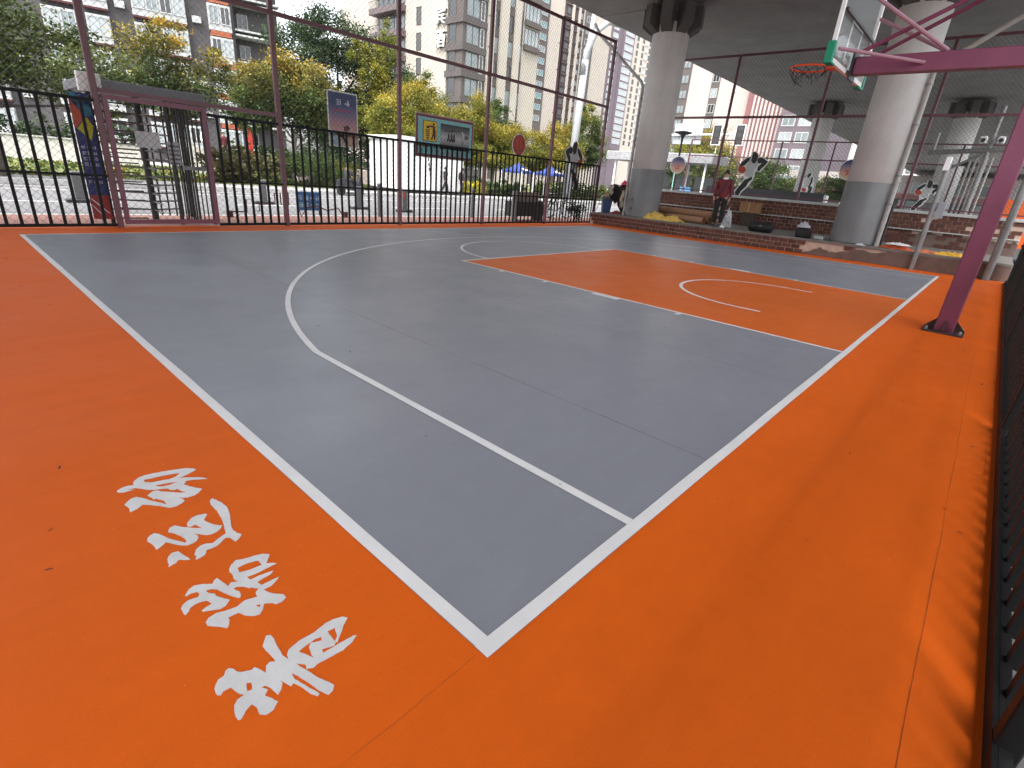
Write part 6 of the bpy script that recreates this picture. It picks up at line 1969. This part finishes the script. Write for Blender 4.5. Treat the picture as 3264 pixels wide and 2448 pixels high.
def leaf_object(name, centres, size, tints, parent, seed, squash=0.6):
    """one mesh of many small bent leaf faces"""
    rg = np.random.default_rng(seed)
    n = len(centres)
    u = rg.normal(size=(n, 3))
    u[:, 2] *= squash
    u /= np.linalg.norm(u, axis=1)[:, None]
    w = rg.normal(size=(n, 3))
    v = np.cross(u, w)
    v /= np.linalg.norm(v, axis=1)[:, None]
    nn = np.cross(u, v)
    s = size * rg.uniform(0.6, 1.35, n)[:, None]
    a = centres - u * s * 0.5
    b = centres + v * s * 0.30 + nn * s * 0.08
    c = centres + u * s * 0.5
    d = centres - v * s * 0.30 + nn * s * 0.08
    co = np.stack([a, b, c, d], 1).reshape(-1, 3)
    me = bpy.data.meshes.new(name)
    me.vertices.add(4 * n)
    me.vertices.foreach_set('co', co.ravel())
    me.loops.add(4 * n)
    me.loops.foreach_set('vertex_index', np.arange(4 * n, dtype=np.int32))
    me.polygons.add(n)
    me.polygons.foreach_set('loop_start', np.arange(0, 4 * n, 4, dtype=np.int32))
    me.polygons.foreach_set('loop_total', np.full(n, 4, dtype=np.int32))
    me.update()
    at = me.color_attributes.new('tint', 'FLOAT_COLOR', 'POINT')
    col = np.ones((4 * n, 4), np.float32)
    col[:, :3] = np.repeat(tints, 4, axis=0)
    at.data.foreach_set('color', col.ravel())
    me.materials.append(leaf_m)
    return link(name, me, parent)


def clump_leaves(blobs, n, pal, rg, clumps=26, top=None):
    """leaf centres grouped in clumps over a set of ellipsoids; tint follows the clump"""
    pal = np.array(pal)
    top = np.array(top) if top is not None else None
    C_, T_ = [], []
    vol = np.array([b[3] * b[3] * b[4] for b in blobs])
    zs = [b[2] - b[4] for b in blobs], [b[2] + b[4] for b in blobs]
    zlo, zhi = min(zs[0]), max(zs[1])
    for b, sh_ in zip(blobs, vol / vol.sum()):
        k = max(4, int(clumps * len(blobs) * sh_))
        per = max(3, int(n * sh_ / k))
        for _ in range(k):
            d = rg.normal(size=3)
            d /= np.linalg.norm(d)
            r = rg.uniform(0.35, 1.0) ** 0.6
            cc = np.array([b[0] + d[0] * b[3] * r, b[1] + d[1] * b[3] * r, b[2] + d[2] * b[4] * r])
            sg_ = np.array([b[3], b[3], b[4] * 0.75]) * rg.uniform(0.13, 0.26)
            pts = cc + rg.normal(size=(per, 3)) * sg_
            base = rg.uniform(0, 1)
            mixv = np.clip(base + rg.normal(0, 0.22, per), 0, 1)
            p = np.where(mixv[:, None] < 0.5, pal[0] + (pal[1] - pal[0]) * (mixv[:, None] * 2), pal[1] + (pal[2] - pal[1]) * (mixv[:, None] * 2 - 1))
            if top is not None:
                f = np.clip(((pts[:, 2] - zlo) / (zhi - zlo) - 0.35) * 1.6 + rg.normal(0, 0.22) + rg.normal(0, 0.12, per), 0, 1)[:, None]
                q = np.where(mixv[:, None] < 0.5, top[0] + (top[1] - top[0]) * (mixv[:, None] * 2), top[1] + (top[2] - top[1]) * (mixv[:, None] * 2 - 1))
                p = p * (1 - f) + q * f
            C_.append(pts)
            T_.append(p)
    return np.concatenate(C_), np.concatenate(T_)


def tree(name, label, base, trunk_top, blobs, n, pal, seed, size=0.20, r0=0.12, bark=None, top=None, group='street trees across the road', clumps=26):
    rg = np.random.default_rng(seed)
    t = thing(name, label, 'tree', base, 0, group)
    m = MB()
    tt = Vector(trunk_top)
    bend = Vector((rg.uniform(-.25, .25), rg.uniform(-.25, .25), 0))
    m.tube([(0, 0, -0.2), Vector((0, 0, 0)).lerp(tt, 0.35) + bend * 0.5, Vector((0, 0, 0)).lerp(tt, 0.7) + bend, tt], [r0, r0 * 0.85, r0 * 0.65, r0 * 0.45], 8)
    for b in blobs:
        c = Vector(b[:3])
        st = Vector((0, 0, 0)).lerp(tt, rg.uniform(0.55, 0.95)) + bend * 0.8
        mid = st.lerp(c, 0.55) + Vector(rg.normal(0, 0.15, 3))
        m.tube([st, mid, c], [r0 * 0.42, r0 * 0.26, r0 * 0.10], 6)
        for _ in range(5):
            e = c + Vector((rg.normal(0, b[3] * 0.45), rg.normal(0, b[3] * 0.45), rg.normal(0, b[4] * 0.45)))
            m.tube([mid.lerp(c, rg.uniform(0.2, 1)), e], [r0 * 0.14, r0 * 0.05], 4)
    m.build('trunk', bark or bark_m, t)
    cs, ts_ = clump_leaves(blobs, n, pal, rg, clumps, top)
    leaf_object('crown', cs, size, ts_, t, seed + 1)
    return t


tree('street_tree', 'dark olive tree spreading over the far left of the picket fence', (1.2, 25.8, 0.0), (0.2, 0, 3.2),
     [(-2.4, 0, 4.9, 2.1, 1.7), (0.2, 0.5, 4.6, 2.0, 1.6), (2.4, -0.3, 3.8, 1.9, 1.2), (-4.2, 0.5, 5.6, 2.0, 1.8), (-1.2, 0.3, 5.8, 1.5, 1.0), (3.6, -0.6, 3.0, 1.3, 0.7), (-0.6, 0, 3.1, 1.7, 0.7)], 36720, OLIVE, 1, 0.134, 0.16)
tree('street_tree', 'thin amber and green tree right above the turnstile roof', (8.0, 28.2, 0.0), (0.1, 0, 3.4),
     [(-0.9, 0, 4.6, 1.3, 1.3), (0.8, 0.2, 4.0, 1.3, 1.0), (-0.2, 0, 5.9, 0.9, 0.7), (1.6, 0, 5.0, 0.8, 0.8), (-2.0, 0, 3.6, 1.1, 0.6), (0.2, 0, 3.1, 1.5, 0.5)], 14688, GREEN, 3, 0.134, 0.09, top=AMBER, clumps=20)
tree('street_tree', 'yellow-topped round tree left of the blue poster', (13.9, 30.0, 0.3), (0.2, 0, 2.6),
     [(-1.6, 0, 4.2, 1.5, 1.4), (0.9, 0, 4.4, 1.8, 1.7), (2.0, 0, 3.4, 1.3, 1.2), (-0.4, 0, 5.5, 1.1, 0.8), (-2.2, 0, 2.9, 1.2, 0.8)], 34680, GREEN, 5, 0.134, 0.13, birch_m, top=AMBER)
tree('evergreen_tree', 'tall dark evergreen tree rising behind the yellow-topped tree', (23.6, 42.0, 0.0), (0.5, 0, 7.5),
     [(-2.6, 0, 9.0, 2.5, 2.2), (0.4, 0, 10.0, 2.8, 2.3), (3.2, 0, 9.0, 2.2, 2.2), (5.4, 0, 7.6, 1.8, 2.0), (-1.2, 0, 6.0, 2.6, 2.0), (2.6, 0, 5.2, 2.6, 2.1), (-3.6, 0, 6.8, 1.8, 1.6), (4.4, 0, 5.6, 2.0, 1.9), (0.5, 0, 3.0, 3.2, 1.6), (4.6, 0, 3.2, 2.2, 1.6)], 61200, DARKG, 7, 0.183, 0.28, group='trees behind the street trees')
tree('ginkgo_tree', 'slender yellow-green tree against the hotel flank', (25.6, 39.0, 0.3), (0.3, 0, 8.0),
     [(-0.6, 0, 7.4, 1.0, 1.8), (0.9, 0, 9.2, 0.9, 1.8), (0.3, 0, 6.0, 1.2, 1.4), (-1.6, 0, 8.6, 0.8, 1.2), (1.4, 0, 10.8, 0.7, 1.1), (-0.5, 0, 4.6, 1.4, 1.0)], 17136, YGREEN, 9, 0.146, 0.10, clumps=16, group='trees behind the street trees')
tree('street_tree', 'golden tree directly above the white cabin', (24.2, 33.4, 0.2), (0.2, 0, 2.9),
     [(-1.5, 0, 4.4, 1.4, 1.4), (0.4, 0, 5.4, 1.8, 1.9), (1.8, 0, 4.2, 1.6, 1.5), (-0.3, 0, 3.3, 2.0, 1.0), (0.9, 0, 6.6, 1.0, 0.9)], 38760, YGREEN, 11, 0.134, 0.13, top=YELLOW)
tree('street_tree', 'olive-green tree between the two golden trees', (28.8, 37.4, 0.2), (0.2, 0, 3.4),
     [(-1.2, 0, 6.0, 1.7, 1.9), (0.9, 0, 5.6, 1.6, 1.9), (0.0, 0, 7.4, 1.1, 1.0), (0.2, 0, 3.6, 1.9, 1.2)], 28560, OLIVE, 13, 0.146, 0.13, group='trees behind the street trees')
tree('street_tree', 'broad golden tree right of the teal litter board', (30.4, 33.6, 0.2), (0.2, 0, 2.6),
     [(-1.7, 0, 4.4, 1.7, 1.7), (0.8, 0, 5.2, 1.8, 1.8), (2.4, 0, 4.0, 1.6, 1.5), (0.2, 0, 2.9, 2.4, 1.1)], 38760, YGREEN, 15, 0.134, 0.13, top=YELLOW)
tree('evergreen_tree', 'dark green tree left of the white lamp mast', (42.0, 42.0, 0.2), (0.2, 0, 5.0),
     [(-1.2, 0, 6.2, 1.9, 1.8), (1.2, 0, 5.4, 1.9, 1.7), (0.0, 0, 7.8, 1.3, 1.0), (0.2, 0, 3.6, 2.6, 1.4)], 30600, GREEN, 17, 0.165, 0.16, group='trees behind the street trees')
tree('street_tree', 'yellow-green tree behind the round basketball disc', (34.2, 33.0, 0.2), (0.1, 0, 2.4),
     [(-1.2, 0, 3.7, 1.6, 1.4), (1.0, 0, 4.0, 1.6, 1.5), (0, 0, 2.6, 2.2, 0.9)], 28560, YGREEN, 19, 0.128, 0.11, top=YELLOW)
tree('street_tree', 'yellow tree behind the dribbling player cut-out on the street fence', (39.6, 32.0, 0.2), (0.1, 0, 2.6),
     [(-1.6, 0, 3.9, 1.7, 1.5), (1.0, 0, 4.5, 1.9, 1.7), (0, 0, 2.6, 2.4, 1.0), (2.8, 0, 3.4, 1.4, 1.2)], 32640, YGREEN, 21, 0.134, 0.12, top=YELLOW)
tree('street_tree', 'airy light green tree left of the paper-tube pillar', (45.5, 33.0, 0.0), (0.2, 0, 4.2),
     [(-1.0, 0, 5.6, 1.5, 1.6), (1.2, 0, 6.6, 1.5, 1.6), (0.0, 0, 8.0, 1.0, 1.0), (0.8, 0, 4.0, 1.9, 1.2), (3.0, 0, 4.6, 1.5, 1.5)], 21216, GREEN, 23, 0.146, 0.11, top=YGREEN, clumps=18)
tree('street_tree', 'yellow-green tree behind the traffic signal', (62.0, 27.2, -0.1), (0.2, 0, 4.0),
     [(-1.0, -0.5, 6.4, 2.4, 2.0), (1.2, 1.5, 5.4, 2.3, 1.9), (0.0, -2.2, 4.4, 2.2, 1.6), (0.2, 1.0, 3.6, 2.6, 1.4)], 30600, GREEN, 25, 0.17, 0.16, top=YELLOW, group='trees beyond the side fence')
tree('street_tree', 'dense green tree filling the gap behind the grey shelter', (54.0, 24.0, -0.1), (0.2, 0, 3.2),
     [(0, -1.6, 3.6, 2.3, 1.8), (0, 1.6, 4.0, 2.3, 1.9), (0, 4.4, 3.4, 2.0, 1.6), (0, 0, 2.2, 3.2, 1.2)], 32640, DARKG, 27, 0.158, 0.15, top=YGREEN, group='trees beyond the side fence')
tree('street_tree', 'small green tree behind the large player cut-out', (58.0, 18.8, -0.1), (0.1, 0, 2.6),
     [(0, -1.0, 3.6, 1.7, 1.6), (0, 1.0, 4.2, 1.6, 1.5), (0, 0, 2.4, 2.2, 1.0)], 20400, GREEN, 29, 0.158, 0.12, group='trees beyond the side fence')
tree('street_tree', 'small green tree between the distant pillar and the thick pillar', (62.0, 11.6, -0.1), (0.1, 0, 2.4),
     [(0, -0.8, 3.6, 1.9, 1.5), (0, 1.2, 3.0, 1.7, 1.2), (0, 0, 2.2, 2.2, 0.9)], 18360, GREEN, 31, 0.158, 0.11, group='trees beyond the side fence')
tree('street_tree', 'brownish tree low behind the dark barrier wall', (60.0, 15.0, -0.1), (0.1, 0, 2.0),
     [(0, -1.2, 2.9, 2.0, 1.3), (0, 1.2, 2.6, 2.0, 1.2)], 16320, OLIVE, 33, 0.158, 0.11, group='trees beyond the side fence')


def shrub(name, label, base, blobs, n, pal, seed, size=0.14, cat='shrub', group='shrubs across the road', top=None):
    rg = np.random.default_rng(seed)
    t = thing(name, label, cat, base, 0, group)
    m = MB()
    for b in blobs:
        for _ in range(4):
            m.tube([(b[0] * 0.6, b[1] * 0.6, -0.1), (b[0] + rg.normal(0, b[3] * .3), b[1] + rg.normal(0, b[3] * .3), b[2] + b[4] * 0.5)], [0.02, 0.006], 4)
    m.build('stem', bark_m, t)
    cs, ts_ = clump_leaves(blobs, n, pal, rg, 22, top)
    cs[:, 2] = np.maximum(cs[:, 2], 0.02)
    leaf_object('foliage', cs, size, ts_, t, seed + 1)
    return t


def hedge(label, x0, x1, y0, y1, z0, z1, n, pal, seed, size=0.14, top=None):
    rg = np.random.default_rng(seed)
    t = thing('hedge', label, 'hedge', ((x0 + x1) / 2, (y0 + y1) / 2, z0), 0, 'hedges across the road')
    W_(MB().box(x0 + 0.2, x1 - 0.2, y0 + 0.25, y1 - 0.25, z0, z0 + (z1 - z0) * 0.55), 'inner_core', M('hedge_core', (0.012, 0.02, 0.008), 0.95, 0.3, 5), t)  # solid dark box filling the hedge behind its leaves
    n = int(n * 2.2)
    k = int((x1 - x0) / 0.8)
    blobs = [((x0 + (i + .5) * (x1 - x0) / k) - (x0 + x1) / 2 + rg.normal(0, .1), 0, (z1 - z0) * 0.5, 0.75, (z1 - z0) * rg.uniform(0.45, 0.62)) for i in range(k)]
    cs, ts_ = clump_leaves(blobs, n, pal, rg, 12, top)
    cs[:, 2] = np.maximum(cs[:, 2], 0.02)
    leaf_object('foliage', cs, size, ts_, t, seed + 1)


hedge('dark clipped hedge standing above the long white garden wall', -20, 9.0, 39.2, 41.2, 0.3, 2.3, 9000, DARKG, 41, 0.20)
hedge('green hedge strip at the foot of the hotel trees right of the cabin', 24.5, 34, 29.9, 31.2, 0.02, 0.95, 5000, GREEN, 43, 0.14)
hedge('dark hedge behind the pinkish garden wall', 14, 24, 34.0, 35.5, 0.2, 1.9, 5000, DARKG, 45, 0.18)
hedge('green hedge strip beyond the corner of the street fence', 36, 52, 29.9, 31.4, 0.02, 1.3, 5000, OLIVE, 47, 0.16)
shrub('grass_clump', 'straw-coloured ornamental grasses beyond the pickets right of the turnstile', (10.8, 29.0, 0.1),
      [(-1.3, 0, 0.6, 0.9, 0.7), (0, 0, 0.8, 1.0, 0.9), (1.2, 0, 0.7, 0.9, 0.8)], 3500, STRAW, 51, 0.22)
shrub('leafy_shrub', 'rounded green shrubs behind the low blue board', (14.2, 28.4, 0.1),
      [(-1.2, 0, 0.7, 1.0, 0.8), (0.1, 0, 0.9, 1.1, 1.0), (1.3, 0.2, 0.6, 0.9, 0.7)], 18360, GREEN, 53, 0.091)
shrub('leafy_shrub', 'bright green shrub beside the left end of the white cabin', (17.5, 30.6, 0.1), [(0, 0, 0.7, 0.9, 0.7)], 6528, YGREEN, 55, 0.085)
shrub('flower_bed', 'yellow flowering shrubs right of the white cabin', (26.0, 28.9, 0.02),
      [(-1.4, 0, 0.45, 0.7, 0.4), (0, 0, 0.5, 0.8, 0.45), (1.5, 0, 0.45, 0.7, 0.4)], 2600, [(0.12, 0.14, 0.02), (0.42, 0.36, 0.02), (0.55, 0.46, 0.03)], 57, 0.12)
shrub('leafy_shrub', 'dark green potted shrub inside the fence corner behind the bicycles', (16.9, 12.1, 0.0), [(0, 0, 0.35, 0.32, 0.34)], 900, DARKG, 59, 0.07)

rg = np.random.default_rng(77)
gx_ = np.concatenate([rg.uniform(-20, 15.3, 7000), rg.uniform(15.8, 50, 5000)])
gy_ = np.concatenate([27.3 + 11 * rg.uniform(0, 1, 7000) ** 1.5, 29.7 + 5 * rg.uniform(0, 1, 5000)])
gzv = np.where(gx_ < 15.5, 0.02 + (gy_ - 27.2) * 0.0203, 0.02 + (gy_ - 29.6) * 0.0125) + 0.04
pal = np.array([(0.05, 0.085, 0.015), (0.09, 0.12, 0.02), (0.22, 0.17, 0.02), (0.04, 0.06, 0.015)])
leaf_object('grass', np.stack([gx_, gy_, gzv], 1), 0.20, pal[rg.choice(4, len(gx_), p=[.4, .3, .15, .15])], None, 78, 1.2)
tag(bpy.data.objects['grass'], 'grass and fallen leaves covering the verge across the road', 'grass', kind='stuff')
